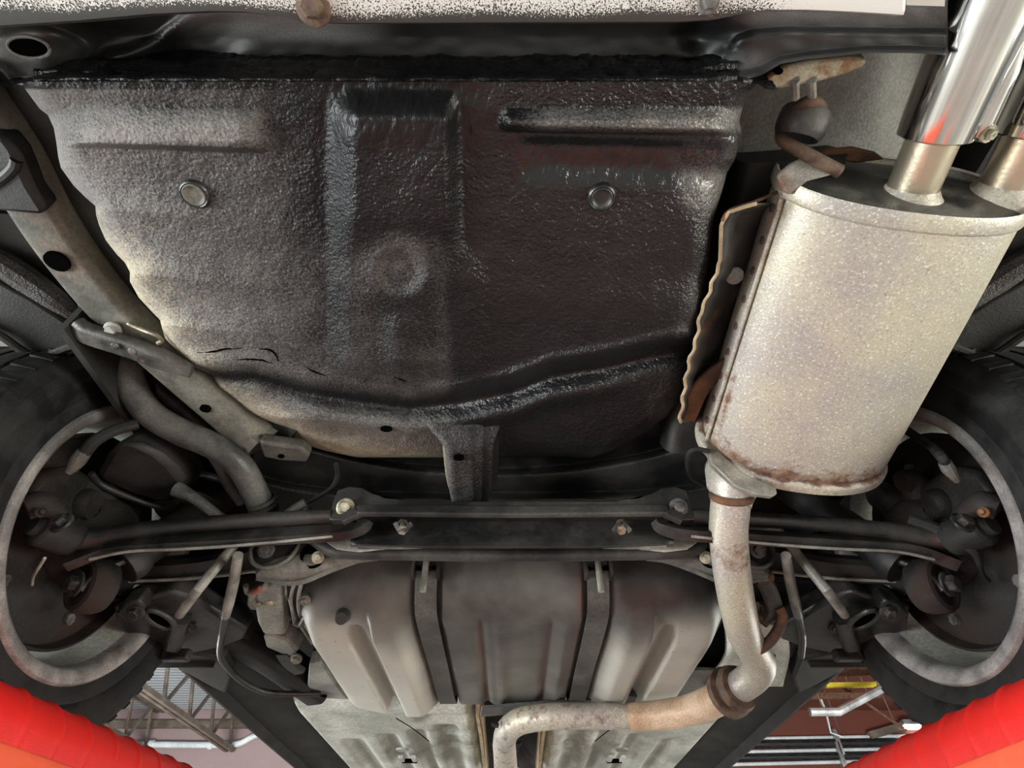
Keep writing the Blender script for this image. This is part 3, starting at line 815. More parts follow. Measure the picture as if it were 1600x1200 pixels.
# white plate glimpsed right of the bumper end, behind the tail pipe
finish('bumper_return', plate([B(1416, -40, 0.52), B(1416, 8, 0.52), B(1476, 10, 0.52), B(1480, -40, 0.52)], (0, 0, 0.006)), 'bumper', body)

# boot floor above everything, wheel housings
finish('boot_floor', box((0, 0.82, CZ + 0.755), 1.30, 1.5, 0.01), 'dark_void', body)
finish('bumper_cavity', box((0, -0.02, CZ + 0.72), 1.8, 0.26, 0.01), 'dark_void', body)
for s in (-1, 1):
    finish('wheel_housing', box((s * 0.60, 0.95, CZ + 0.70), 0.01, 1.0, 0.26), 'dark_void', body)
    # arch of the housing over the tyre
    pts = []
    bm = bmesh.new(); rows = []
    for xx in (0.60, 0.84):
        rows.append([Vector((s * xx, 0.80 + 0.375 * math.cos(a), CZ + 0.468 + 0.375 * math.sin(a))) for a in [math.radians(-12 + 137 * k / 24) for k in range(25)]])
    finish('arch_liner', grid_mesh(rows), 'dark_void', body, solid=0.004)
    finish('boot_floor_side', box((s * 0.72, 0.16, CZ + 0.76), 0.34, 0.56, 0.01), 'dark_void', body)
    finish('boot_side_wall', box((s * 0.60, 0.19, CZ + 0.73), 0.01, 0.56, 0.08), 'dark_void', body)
    # outer skin with the wheel arch cut out of it
    lo_row, mid_row, hi_row = [], [], []
    for k in range(181):
        y = -0.13 + 3.05 * k / 180
        dy = abs(y - WC_Y)
        base = 0.60 - 0.12 * sm(y, 0.9, 1.3); xo = 0.11 * sm(y, 1.12, 1.3)
        if dy < 0.362: base = max(base, 0.468 + math.sqrt(0.362 ** 2 - dy * dy))
        lo_row.append(Vector((s * (0.875 - xo), y, CZ + base))); mid_row.append(Vector((s * (0.89 - xo), y, CZ + base + 0.02))); hi_row.append(Vector((s * 0.895, y, CZ + 1.35)))
    finish('quarter_panel', grid_mesh([lo_row, mid_row, hi_row]), 'body_white', body, 'white outer body side with wheel arch', smooth=40, solid=0.004)

# ------------------------------------------------------------------ frame rails
def rail_profile(w, d, r):
    pr = []
    for cx, cy, a0 in ((-w / 2 + r, -d / 2 + r, 180), (w / 2 - r, -d / 2 + r, 270), (w / 2 - r, d / 2 - r, 0), (-w / 2 + r, d / 2 - r, 90)):
        for k in range(5):
            a = math.radians(a0 + 90 * k / 4); pr.append((cx + r * math.cos(a), cy + r * math.sin(a)))
    return pr
def frame_rail():
    # dark inner side of the rail, rising to the boot floor
    path = [B(x, y, h) + Vector((0, 0, 0.05)) for x, y, h in ((-95, 120, 0.615), (-5, 245, 0.61), (52, 345, 0.605), (112, 430, 0.60), (182, 510, 0.59), (272, 592, 0.575), (352, 662, 0.555), (398, 706, 0.54), (412, 722, 0.53))]
    o = finish('frame_rail', sweep(path, rail_profile(0.062, 0.1, 0.012), smooth=8), 'rail', body, 'dusty steel frame rail beside the well', smooth=50)
    inner = [p + Vector((0.064, 0.0, 0.04)) for p in path]
    finish('rail_flank', sweep(inner, rail_profile(0.09, 0.13, 0.03), smooth=8), 'rail_dark', body, smooth=50)
    # upper bracket with gusset
    finish('rail_gusset', plate([B(-40, 205, 0.60), B(0, 210, 0.598), B(28, 245, 0.595), B(52, 300, 0.593), B(72, 330, 0.592), B(60, 337, 0.592), B(-40, 328, 0.596)], (0, 0, 0.03)), 'rail_dark', body, bevel=0.012)
    finish('gusset_bead', tube([B(-30, 300, 0.597), B(5, 278, 0.596), B(22, 262, 0.596), B(26, 250, 0.597)], 0.006, 10), 'rail_dark', body)
    for px, py, h, rx, ry in ((91, 407, 0.6015, 0.015, 0.014), (322, 637, 0.5615, 0.008, 0.007)):
        dark_hole(px, py, h, rx, ry, o, 'access_hole')
    # tie-down hook plate across the rail
    tie = finish('tie_down_bracket', sweep([B(119, 506, 0.588), B(135, 520, 0.582), B(190, 538, 0.574), B(250, 560, 0.566), B(300, 580, 0.562)], rail_profile(0.034, 0.02, 0.008), scale=[0.8, 1, 1, 1, 0.7]), 'dark_steel', body, 'curved tie-down bracket across the frame rail', smooth=50)
    bolt(tie, B(176, 515, 0.582), (0, -0.3, -1), 0.0075, 'canister', 'rivet')
    finish('tie_lip', tube([B(200, 505, 0.585), B(222, 515, 0.58), B(243, 523, 0.575), B(253, 532, 0.575), B(246, 537, 0.572)], 0.003, 8), 'zinc', body)
    for px, py in ((180, 541), (207, 549), (226, 563)):
        finish('weld_scar', lathe(B(px, py, 0.561), (0, 0, -1), [(0, 0), (0, 0.006), (0.002, 0.005), (0.003, 0)], 9), 'rust' if px > 215 else 'bolt_dark', tie)
    # panel bracket by the subframe
    br = finish('hose_bracket', plate([B(x, y, 0.53) for x, y in ((404, 690), (440, 696), (470, 700), (484, 712), (478, 724), (445, 722), (412, 716))], (0, 0, 0.02)), 'dark_steel', body, bevel=0.005)
    dark_hole(440, 711, 0.531, 0.005, 0.004, br, 'bolt_hole')
frame_rail()

# inner fender, sealant and quarter corner outside the rails
for s in (-1, 1):
    m = (lambda x: x) if s < 0 else (lambda x: 1600 - x)
    finish('inner_fender', plate([B(m(x), y, h) for x, y, h in ((-60, 330, 0.70), (20, 335, 0.70), (75, 420, 0.69), (140, 520, 0.67), (100, 520, 0.67), (-60, 440, 0.69))], (0, 0, 0.01)), 'rail_dark', body)
    o = finish('sealant_bead', tube([B(m(x), y, h) for x, y, h in ((-40, 395, 0.675), (0, 412, 0.672), (45, 440, 0.668), (85, 468, 0.66), (125, 500, 0.655))], [0.018, 0.019, 0.02, 0.017, 0.01], 10, 8), 'undercoat', body)
    attrs(o, dust=[0.3] * len(o.data.vertices))
    finish('quarter_corner', plate([B(m(x), y, h) for x, y, h in ((-60, 420, 0.655), (0, 440, 0.65), (60, 472, 0.645), (112, 505, 0.64), (120, 526, 0.632), (141, 533, 0.628), (100, 548, 0.622), (62, 561, 0.616), (30, 545, 0.618), (0, 522, 0.622), (-60, 490, 0.63))], (s * 0.02, 0, 0.02)), 'rail_dark', body, bevel=0.008)
    finish('quarter_lip', tube([B(m(x), y, h) for x, y, h in ((-60, 492, 0.622), (0, 524, 0.615), (35, 548, 0.611), (62, 559, 0.609), (100, 546, 0.615), (140, 533, 0.621))], 0.006, 8), 'rust_dark', body)

# ------------------------------------------------------------------ right-hand body side behind the muffler
def right_panel():
    rows = []; nr, nc = 40, 30
    for i in range(nr + 1):
        t = i / nr; row = []
        py = 60 + (720 - 60) * t
        for j in range(nc + 1):
            u = j / nc
            px = (1130 - 60 * sm(py, 250, 650)) + 420 * u
            h = 0.70 - 0.05 * sm(py, 350, 700) - 0.012 * math.sin(u * 5 + 1) + 0.05 * sm(u, 0.55, 0.9)
            row.append(B(px, py, h))
        rows.append(row)
    finish('boot_side_panel', grid_mesh(rows), 'panel', body, 'grey coated boot side panel behind the muffler', smooth=70, solid=0.003)
    # dark rail beside the well
    finish('side_rail', sweep([B(1230, 240, 0.67), B(1215, 300, 0.665), B(1180, 400, 0.66), B(1140, 520, 0.64), B(1110, 620, 0.61), B(1095, 700, 0.57)], rail_profile(0.13, 0.06, 0.02)), 'rail_dark', body, smooth=50)
    # hanger bracket, pale and rusty
    o = finish('hanger_bracket', plate([B(x, y, 0.592) for x, y in ((1186, 137), (1205, 116), (1225, 104), (1262, 97), (1330, 90), (1356, 93), (1352, 104), (1325, 116), (1290, 126), (1262, 132), (1220, 140))], (0, -0.004, 0.022)), M['cream_rust'], body, 'cream painted hanger bracket with rust stains', bevel=0.005)
    finish('rusted_plate', plate([B(x, y, 0.655) for x, y in ((1280, 248), (1295, 236), (1335, 232), (1370, 240), (1384, 250), (1340, 256))], (0, 0, 0.01)), 'rust', body, 'rusty brown plate behind the muffler', bevel=0.003)
    dark_hole(1215, 110, 0.593, 0.004, 0.003, o, 'bolt_hole')
    for px in (1242, 1268):
        finish('bracket_strut', tube([B(px, 125, 0.59), B(px + 1, 152, 0.605)], 0.0045, 8, 0), 'panel', body)
def mat_cream():
    m = grime('cream_paint_rust_stained', (0.3, 0.28, 0.2), (0.46, 0.44, 0.35), 20, rough=0.5, rust=(0.2, 0.11, 0.05), rust_lo=0.5, rust_hi=0.62, rscale=22)
    M['cream_rust'] = m
mat_cream()
right_panel()

def heat_shield():
    # big curved shield between well and muffler, its near edge turned and wavy
    rows = []; nr, nc = 50, 14
    edge = []
    for i in range(nr + 1):
        t = i / nr; py = 318 + (660 - 318) * t
        e = lerp_tab([(318, 1182), (330, 1140), (350, 1127), (410, 1125), (420, 1121), (470, 1103), (485, 1095), (500, 1093), (530, 1088), (560, 1078), (600, 1070), (655, 1063)], py)
        e += 2.2 * math.sin(py * 0.21) * sm(py, 405, 420)
        row = []
        for j in range(nc + 1):
            u = j / nc; px = e + (1290 - 150 * sm(py, 400, 640) - e) * u
            h = 0.56 + 0.085 * math.sin(min(1, u * 1.5) * math.pi / 2) - 0.035 * sm(py, 450, 660)
            row.append(B(px, py, h))
        rows.append(row); edge.append(row[0])
    o = finish('heat_shield', grid_mesh(rows), 'shield', body, 'dark heat shield with a wavy rusty edge', smooth=60, solid=0.0015)
    finish('rolled_edge', tube(edge, 0.0022, 6, 1), 'shield_edge', o, 'thin rusty rolled edge')
    finish('top_edge', tube([B(1128, 345, 0.558), B(1140, 329, 0.565), B(1175, 317, 0.58), B(1215, 300, 0.60)], 0.002, 6), 'rust', o)
    finish('shield_screw', lathe(B(1148, 431, 0.585), (0, -0.3, -1), [(-0.003, 0), (-0.003, 0.011), (0.001, 0.011), (0.003, 0.007), (0.003, 0)], 14), 'canister', o, 'small pale screw')
    # rusty arched patch and pale panel below
    finish('rusted_flange', sweep([B(1072, 655, 0.545), B(1090, 615, 0.555), B(1110, 590, 0.56), B(1140, 568, 0.565)], rail_profile(0.028, 0.008, 0.003)), 'rust', body, 'rusted orange-brown flange', smooth=50)
    finish('pale_panel', plate([B(1062, 690, 0.585), B(1085, 640, 0.59), B(1108, 605, 0.595), B(1150, 590, 0.60), B(1150, 720, 0.58), B(1085, 740, 0.575)], (0, 0, 0.01)), 'shield_pale', body, bevel=0.004)
heat_shield()

# rear floor behind the subframe: smooth black pan in front of the well
def rear_pan():
    rows = []; nr, nc = 140, 260
    for i in range(nr + 1):
        t = i / nr; row = []
        for j in range(nc + 1):
            u = j / nc; px = 395 + (1150 - 395) * u
            py = 600 + (800 - 600) * t
            h = 0.62 - 0.02 * t
            # step that curves up at both ends, and a swage
            st = 742 - 55 * (2 * u - 1) ** 2 - 20 * abs(2 * u - 1) ** 4
            h -= 0.035 * sm(py, st - 12, st + 2)
            st2 = 778 - 30 * (2 * u - 1) ** 4
            h -= 0.03 * sm(py, st2 - 10, st2 + 4)
            row.append(B(px, py, h))
        rows.append(row)
    return finish('rear_floor_pan', grid_mesh(rows), 'black_paint', body, 'smooth black floor pan between well and subframe', smooth=70, solid=0.002)
rear_pan()
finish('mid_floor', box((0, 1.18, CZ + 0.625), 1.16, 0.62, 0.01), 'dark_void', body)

# ------------------------------------------------------------------ front floor pan, tunnel and sills
FH = 0.425
def floor_pan(s):
    rows = []; nx, ny = 60, 90
    for i in range(ny + 1):
        y = 1.40 + 1.5 * i / ny; row = []
        for j in range(nx + 1):
            x = 0.095 + 0.455 * j / nx
            D = 0.0
            D -= 0.055 * (1 - sm(y, 1.50, 1.60)) * (1 - sm(x, 0.30, 0.36)) + 0.015 * (1 - sm(y, 1.46, 1.60))
            for cx, w in ((0.18, 0.03), (0.27, 0.022), (0.36, 0.026), (0.47, 0.03)):
                D -= 0.018 * math.exp(-((x - cx) / w) ** 4) * sm(y, 1.70 + 0.5 * (cx - 0.18), 1.76 + 0.5 * (cx - 0.18)) * (1 - sm(y, 2.5, 2.6))
            for cy in (1.66, 1.82, 1.98):
                D -= 0.016 * math.exp(-((y - cy) / 0.035) ** 4) * (1 - sm(x, 0.22, 0.27))
            D -= 0.03 * (1 - sm(x, 0.095, 0.12))
            row.append(Vector((s * x, y, CZ + FH - D)))
        rows.append(row)
    o = finish('floor_pan', grid_mesh(rows), 'pan', body, 'pale dusty floor pan with pressed beads', smooth=60, solid=0.002)
    # seam, lifting slot and drain
    finish('floor_seam', tube([Vector((s * 0.30, 1.6, CZ + FH - 0.013)), Vector((s * 0.27, 1.7, CZ + FH - 0.012)), Vector((s * 0.24, 1.84, CZ + FH - 0.01))], 0.0012, 6), 'hole', o)
    slot = finish('seat_slot', box((s * 0.325, 2.06, CZ + FH - 0.014), 0.05, 0.02, 0.01), 'hole', o, bevel=0.003)
    for k in (-1, 1):
        finish('slot_tab', box((s * 0.325 + k * 0.02, 2.02, CZ + FH - 0.016), 0.014, 0.05, 0.008), 'pan', o)
    finish('floor_plug', lathe(Vector((s * 0.33, 1.93, CZ + FH - 0.012)), (0, 0, -1), [(-0.002, 0), (-0.002, 0.02), (0.002, 0.018), (0.001, 0.013), (0.001, 0)], 20), 'panel', o)
    # tunnel wall with its rusty heat shield lip
    rows = []
    for y in (1.40, 1.6, 1.8, 2.2, 2.9):
        rows.append([Vector((s * 0.095, y, CZ + FH + 0.01)), Vector((s * 0.085, y, CZ + FH + 0.06)), Vector((s * 0.03, y, CZ + FH + 0.13)), Vector((0, y, CZ + FH + 0.14))])
    finish('tunnel_wall', grid_mesh(rows), 'rail_dark', body, solid=0.002)
    finish('tunnel_shield', sweep([Vector((s * 0.082, 1.46, CZ + 0.40)), Vector((s * 0.078, 1.6, CZ + 0.385)), Vector((s * 0.08, 1.8, CZ + 0.385)), Vector((s * 0.085, 2.2, CZ + 0.39))], [(-0.004, -0.02), (0.004, -0.02), (0.006, 0.05), (-0.006, 0.05)]), 'shield_edge', body, 'rust-edged tunnel heat shield')
    # sill, its black widened inward to stand in for its shadow on the pan
    prof = [(-0.112, -0.004), (-0.10, -0.014), (0.02, -0.024), (0.03, -0.045), (0.036, -0.045), (0.04, -0.02), (0.055, 0.02), (0.055, 0.11), (-0.112, 0.11)]
    if s < 0: prof = [(-a, b) for a, b in prof][::-1]
    path = [Vector((s * 0.655, 1.06, CZ + 0.45)), Vector((s * 0.655, 1.3, CZ + 0.445)), Vector((s * 0.655, 2.0, CZ + 0.44)), Vector((s * 0.655, 3.0, CZ + 0.44))]
    finish('sill', sweep(path, prof, smooth=6), 'sill_black', body, 'dark sill with a pinch weld along its lower edge', smooth=40)
    finish('floor_outer', plate([Vector((s * 0.60, 1.0, CZ + 0.48)), Vector((s * 0.60, 2.9, CZ + 0.45)), Vector((s * 0.42, 2.9, CZ + 0.45)), Vector((s * 0.42, 1.0, CZ + 0.50))], (0, 0, 0.01)), 'sill_black', body)
    # ribbed stiffener that joins sill and floor ahead of the trailing arm
    finish('stiffener', sweep([Vector((s * 0.60, 1.10, CZ + 0.45)), Vector((s * 0.53, 1.28, CZ + 0.44)), Vector((s * 0.47, 1.45, CZ + 0.425))], rail_profile(0.06, 0.05, 0.015)), 'sill_black', body, smooth=50)
for s in (-1, 1): floor_pan(s)
finish('cross_panel', box((0, 1.47, CZ + 0.50), 1.0, 0.02, 0.14), 'rail_dark', body)
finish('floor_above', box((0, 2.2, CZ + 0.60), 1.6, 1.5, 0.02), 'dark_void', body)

# ------------------------------------------------------------------ fuel tank
M['strap'] = grime('grey_strap_steel', (0.05, 0.05, 0.046), (0.10, 0.098, 0.088), 8, rough=0.5)
def build_tank():
    t = thing('fuel_tank', 'ribbed black fuel tank held by two straps below the subframe', 'fuel tank', (0, 1.15, CZ + 0.40))
    X, Y0, Y1, HB = 0.405, 0.90, 1.47, 0.40
    nx, ny = 170, 90
    rows = []; dust = []; red = []
    def relief(x, y):
        D = 0.0
        ax = abs(x)
        fwd = sm(y, 0.93, 1.02)
        # straps lie in shallow channels
        D -= 0.016 * (1 - sm(abs(ax - 0.150), 0.020, 0.028))
        # centre panel ribs
        for cx, w, a in ((-0.058, 0.009, -0.009), (-0.022, 0.010, 0.006), (0.070, 0.009, -0.007), (0.098, 0.009, 0.006)):
            D += a * math.exp(-((x - cx) / w) ** 2) * sm(y, 0.94, 1.0)
        # shoulders either side
        D += 0.026 * sm(ax, 0.176, 0.212) * (1 - sm(ax, 0.246, 0.255)) * sm(y, 0.93, 1.0)
        D += 0.020 * sm(ax, 0.287, 0.296) * (1 - sm(ax, 0.36, 0.39)) * sm(y, 0.98 if x < 0 else 0.96, 1.05)
        D -= 0.020 * math.exp(-((ax - 0.280) / 0.009) ** 4) * sm(y, 0.98, 1.02)
        return D
    for i in range(ny + 1):
        v = i / ny
        row = []
        for j in range(nx + 1):
            u = j / nx; x = -X + 2 * X * u
            # plan outline: corners rounded towards the front
            cx = max(0, abs(x) - 0.27) / (X - 0.27)
            y1 = Y1 - 0.16 * cx ** 2.2 - 0.010 * (1 - sm(abs(abs(x) - 0.15), 0.02, 0.03))
            y0 = Y0 + 0.05 * cx ** 2
            y = y0 + (y1 - y0) * v
            e_r = y - y0; e_f = y1 - y; e_s = X - abs(x)
            z = HB - relief(x, y)
            r = 0.075
            if e_r < r: q = 1 - e_r / r; z += 0.11 * (1 - math.sqrt(max(0, 1 - q ** 2.0)))
            rf = 0.03
            if e_f < rf: q = 1 - e_f / rf; z += 0.05 * (1 - math.sqrt(max(0, 1 - q * q)))
            rs = 0.06
            if e_s < rs: q = 1 - e_s / rs; z += 0.08 * (1 - math.sqrt(max(0, 1 - q * q)))
            z += 0.0012 * noise.noise(Vector((x * 14, y * 14, 2)))
            row.append(Vector((x, y, CZ + z)))
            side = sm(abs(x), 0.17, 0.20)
            d = 0.15 + 0.85 * side * sm(y, 0.92, 1.02 + 0.10 * (1 - sm(abs(x), 0.2, 0.3))) + 0.14 * (1 - side) * sm(y, 1.0, 1.4)  # paler towards both sides and the front, dark in the middle
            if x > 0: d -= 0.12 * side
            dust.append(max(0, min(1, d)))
            red.append(0.8 * math.exp(-((x + 0.060) / 0.006) ** 2) * sm(y, 0.97, 1.03) + 0.5 * math.exp(-((x - 0.067) / 0.006) ** 2) * sm(y, 0.97, 1.03) + 0.4 * math.exp(-((x - 0.118) / 0.006) ** 2))
        rows.append(row)
    rear = [Vector((p.x, p.y, CZ + 0.56)) for p in rows[0]]
    front = [Vector((p.x, p.y, CZ + 0.54)) for p in rows[-1]]
    rows = [rear] + rows + [front]
    for r in rows:
        r.insert(0, Vector((r[0].x, r[0].y, CZ + 0.56))); r.append(Vector((r[-1].x, r[-1].y, CZ + 0.56)))
    W_ = nx + 1
    def pad(a, v): 
        out = [v] * (W_ + 2)
        for i in range(ny + 1): out += [a[i * W_]] + a[i * W_:(i + 1) * W_] + [a[(i + 1) * W_ - 1]]
        return out + [v] * (W_ + 2)
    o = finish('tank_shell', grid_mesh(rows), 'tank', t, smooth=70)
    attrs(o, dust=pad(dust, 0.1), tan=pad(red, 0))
    for s in (-1, 1):
        pts = [Vector((s * 0.150, Y0 - 0.004, CZ + 0.53)), Vector((s * 0.150, Y0 - 0.002, CZ + 0.47)), Vector((s * 0.150, Y0 + 0.03, CZ + 0.415)), Vector((s * 0.150, Y0 + 0.09, CZ + 0.3995)), Vector((s * 0.150, 1.2, CZ + 0.3985)), Vector((s * 0.150, Y1 - 0.04, CZ + 0.3995)), Vector((s * 0.150, Y1 - 0.006, CZ + 0.45))]
        st = finish('tank_strap', sweep(pts, [(-0.019, -0.002), (0.019, -0.002), (0.019, 0.002), (-0.019, 0.002)], up=(0, -0.35, 1)), 'strap', t, 'flat grey tank strap', smooth=30)
        finish('strap_stud', tube([Vector((s * 0.150, 0.885, CZ + 0.50)), Vector((s * 0.150, 0.885, CZ + 0.415))], 0.0055, 10, 0), 'rod', st, 'threaded stud hanging from the strap end')
        for k in (-1, 1):
            finish('strap_ear', box((s * 0.150 + k * 0.0215, 0.892, CZ + 0.475), 0.004, 0.03, 0.06), 'dark_steel', st)
    finish('plug_stud', tube([B(537, 960, 0.43), B(536, 962, 0.40), B(533, 967, 0.385)], [0.016, 0.013, 0.010], 14, 0), 'tank', t, 'round stud on the tank corner')
    # front hanger flange of the tank
    for s in (-1, 1):
        finish('tank_flange', sweep([Vector((s * 0.405, 0.98, CZ + 0.455)), Vector((s * 0.405, 1.2, CZ + 0.45)), Vector((s * 0.37, 1.38, CZ + 0.45)), Vector((s * 0.27, 1.48, CZ + 0.45))], [(-0.012, -0.002), (0.012, -0.002), (0.012, 0.002), (-0.012, 0.002)]), 'sub', t)
    # dark skid in front, above the exhaust
    return t
build_tank()
sk = finish('tank_heat_shield', sweep([BY(752, 1112, 1.42), BY(830, 1106, 1.43), BY(900, 1101, 1.43), BY(960, 1094, 1.43), BY(1030, 1092, 1.41), BY(1075, 1072, 1.32), BY(1100, 1045, 1.22)], [(-0.03, -0.003), (0.035, -0.003), (0.035, 0.003), (-0.03, 0.003)]), 'shield_pale')
M['skid'] = grime('grey_coated_shield', (0.07, 0.07, 0.068), (0.14, 0.138, 0.13), 6, rough=0.6)
sk.data.materials[0] = M['skid']
tag(sk, 'curved grey heat shield between fuel tank and exhaust pipe', 'heat shield')

# ------------------------------------------------------------------ exhaust system
def build_exhaust():
    t = thing('exhaust_system', 'pale speckled oval muffler with its exhaust pipe and chrome tail pipes', 'exhaust', (0.42, 0.45, CZ + 0.48))
    A = Vector((0.440, 0.272, CZ + 0.603)); Bv = Vector((0.420, 0.632, CZ + 0.530))
    ax = (Bv - A).normalized(); sd = ax.cross(Vector((0, 0, 1))).normalized(); up = sd.cross(ax)
    sd = Vector((ax.y, -ax.x, 0)).normalized(); up = Vector((0, 0, 1))
    rl = math.radians(7.0); sd, up = sd * math.cos(rl) - up * math.sin(rl), up * math.cos(rl) + sd * math.sin(rl)
    ln = (Bv - A).length
    def sec(a, w, d, n=72, p=2.25):
        out = []
        for k in range(n):
            th = 2 * math.pi * k / n; c, s_ = math.cos(th), math.sin(th)
            x = math.copysign(abs(c) ** (2 / p), c) * w; y = math.copysign(abs(s_) ** (2 / p), s_) * d
            out.append(A + ax * a + sd * x + up * y)
        return out
    w, d = 0.134, 0.080
    bm = bmesh.new(); rings = []; rust = []
    stations = [(-0.006, 0.985), (-0.008, 1.012), (-0.004, 1.028), (0.008, 1.030), (0.0105, 1.022), (0.012, 1.0)]
    stations += [(0.010 + (ln - 0.020) * k / 26, 1.0 + 0.006 * math.sin(math.pi * k / 26)) for k in range(1, 26)]
    stations += [(ln - 0.010, 1.0), (ln - 0.006, 0.97), (ln - 0.002, 0.96), (ln + 0.001, 1.03), (ln + 0.004, 1.045), (ln + 0.012, 1.045), (ln + 0.013, 0.99)]
    for a, sc in stations:
        pts = sec(a, w * sc, d * sc)
        rings.append([bm.verts.new(p) for p in pts])
        for k in range(72):
            th = 2 * math.pi * k / 72
            r = 0.62 * math.exp(-max(0, ln - 0.004 - a) / 0.020) * (1 - 0.75 * sm(a, ln - 0.002, ln + 0.001))
            r += 0.25 * math.exp(-max(0, ln - 0.05 - a) / 0.05)
            if sc > 1.008 and a < 0.02: r += 0.12
            # streak of rust by the seam on the inner flank
            dth = (th - math.radians(205)) ; r += 0.55 * math.exp(-(dth / 0.09) ** 2) * sm(a, 0.2, 0.24) * (1 - sm(a, 0.30, 0.33))
            r += 0.30 * math.exp(-((th - math.radians(196)) / 0.07) ** 2)
            rust.append(r)
    for r0, r1 in zip(rings, rings[1:]):
        for k in range(72):
            bm.faces.new((r0[k], r0[(k + 1) % 72], r1[(k + 1) % 72], r1[k]))
    sh = finish('muffler_shell', bm, 'muffler', t, 'oval muffler of pale speckled steel, rusty at its front seam', smooth=50)
    attrs(sh, dust=rust)
    # end caps, set in from the rolled rims; rear one coloured dark for shade
    for a0, out, nm in ((0.002, -1, 'rear'), (ln - 0.002, 1, 'front')):
        bm = bmesh.new(); rr = []
        for f, off in ((0.985, 0.0), (0.9, 0.006), (0.72, 0.010), (0.5, 0.010), (0.25, 0.010)):
            rr.append([bm.verts.new(p) for p in sec(a0 + out * off * (1 if out > 0 else 0.5), w * f, d * f)])
        c = bm.verts.new(A + ax * (a0 + out * 0.010 * (1 if out > 0 else 0.5)))
        for r0, r1 in zip(rr, rr[1:]):
            for k in range(72): bm.faces.new((r0[k], r0[(k + 1) % 72], r1[(k + 1) % 72], r1[k]))
        for k in range(72): bm.faces.new((rr[-1][k], rr[-1][(k + 1) % 72], c))
        finish('end_cap', bm, 'cap_shaded' if out < 0 else 'pipe_rusty', t, 'dark end cap, its shade in the colour' if out < 0 else None, smooth=60)
    # lengthwise seam with spot welds on the inner flank
    seam = finish('seam', tube([A + ax * (0.012 + (ln - 0.024) * k / 12) + sd * -w * 0.985 * (1 if True else 1) + up * -0.030 for k in range(13)], 0.0028, 8, 2), 'pipe_rusty', sh, 'rusty folded seam')
    for k in range(9):
        p = A + ax * (0.03 + (ln - 0.06) * k / 8) + sd * -w * 1.004 + up * -0.012
        finish('spot_weld', lathe(p, -sd, [(-0.002, 0), (-0.002, 0.0055), (0.0006, 0.005), (0.001, 0)], 12), 'spot', sh)
    # tail pipes: two stubs with chrome sleeves running back under the bumper
    for q, (px, py) in enumerate(((1418, 312), (1562, 306))):
        p0 = BY(px, py, 0.278)
        dirv = Vector((-0.015, -1.0, 0.12)).normalized()
        p1 = p0 + dirv * 0.13
        stub = finish('tail_stub', tube([p0 + dirv * -0.01, p1], 0.0255, 28, 0, cap=True), 'stainless', t, 'bare steel stub with heat tint', smooth=50)
        finish('weld_ring', lathe(p0 + dirv * 0.006, dirv, [(-0.014, 0.040), (-0.006, 0.037), (0.002, 0.030), (0.008, 0.0262), (0.008, 0.024)], 28), 'pipe_rusty', stub, 'brown weld bead')
        c0 = p0 + dirv * 0.067
        prof = [(0.006, 0.027), (-0.002, 0.030), (0.0, 0.0335), (0.02, 0.0345), (0.10, 0.036), (0.26, 0.040), (0.262, 0.037), (0.10, 0.0335)]
        tip = finish('tail_tip', lathe(c0, dirv, [(a_, r_ * 1.05) for a_, r_ in prof], 48), 'chrome', t, 'polished chrome tail pipe tip', smooth=40)
        # pinched clamp lug with bolt
        rgt = dirv.cross(Vector((0, 0, 1))).normalized() * -1
        if rgt.x < 0: rgt = -rgt
        dn = rgt.cross(dirv); dn = dn if dn.z < 0 else -dn
        lug = c0 + dirv * 0.012 + rgt * 0.030 + dn * 0.016
        finish('clamp_lug', tube([lug - dirv * 0.012, lug, lug + dirv * 0.05, lug + dirv * 0.09], [0.009, 0.013, 0.012, 0.004], 12, 4), 'chrome', tip)
        bolt(tip, lug + dn * 0.011 + rgt * 0.004 - dirv * 0.004, dn + rgt * 0.3, 0.0058, 'zinc', 'clamp_bolt', 'plated clamp bolt with rust')
    # inlet cone and collar
    c = BY(1146, 742, 0.652)
    e = BY(1143, 776, 0.665)
    finish('inlet_cone', tube([c + Vector((0.003, 0.01, 0.02)), c.lerp(e, 0.5), e, e + (e - c) * 0.4], [0.036, 0.036, 0.030, 0.0275], 28, 3), 'pipe', t, 'flared inlet cone', smooth=60)
    finish('collar_plate', plate([BY(x, y, 0.622) for x, y in ((1103, 690), (1112, 676), (1124, 704), (1160, 738), (1213, 762), (1215, 771), (1208, 776), (1180, 772), (1150, 760), (1112, 724))], (0, 0.012, 0.004)), 'hanger', t, 'rusty hanger plate wrapped round the muffler end', bevel=0.002)
    finish('weld_ring', lathe(BY(1143, 775, 0.662), (0.02, 0.6, -0.45), [(-0.006, 0.028), (-0.003, 0.031), (0.003, 0.031), (0.006, 0.028)], 28), 'rust', t)
    P = [(1143, 772, 0.455), (1140, 800, 0.442), (1138, 830, 0.428), (1141, 870, 0.41), (1146, 910, 0.392), (1153, 950, 0.375), (1163, 990, 0.36), (1178, 1018, 0.348), (1187, 1036, 0.340), (1180, 1054, 0.334), (1160, 1070, 0.330), (1142, 1080, 0.328)]
    o = finish('exhaust_pipe', tube([B(*p) for p in P], [0.0275] * 7 + [0.0265] * 5, 28, 6), 'pipe', t, 'pale speckled exhaust pipe in front of the subframe', smooth=60)
    co = [noise.noise(Vector((v.co.x * 40, v.co.y * 40, v.co.z * 40))) for v in o.data.vertices]
    base = LOC[t]
    attrs(o, dust=[0.42 * math.exp(-(((v.co + base).y - 0.735) / 0.045) ** 2) for v in o.data.vertices])
    # clamp joint
    cj = B(1146, 1078, 0.329); dj = (B(1120, 1090, 0.33) - B(1165, 1066, 0.331)).normalized()
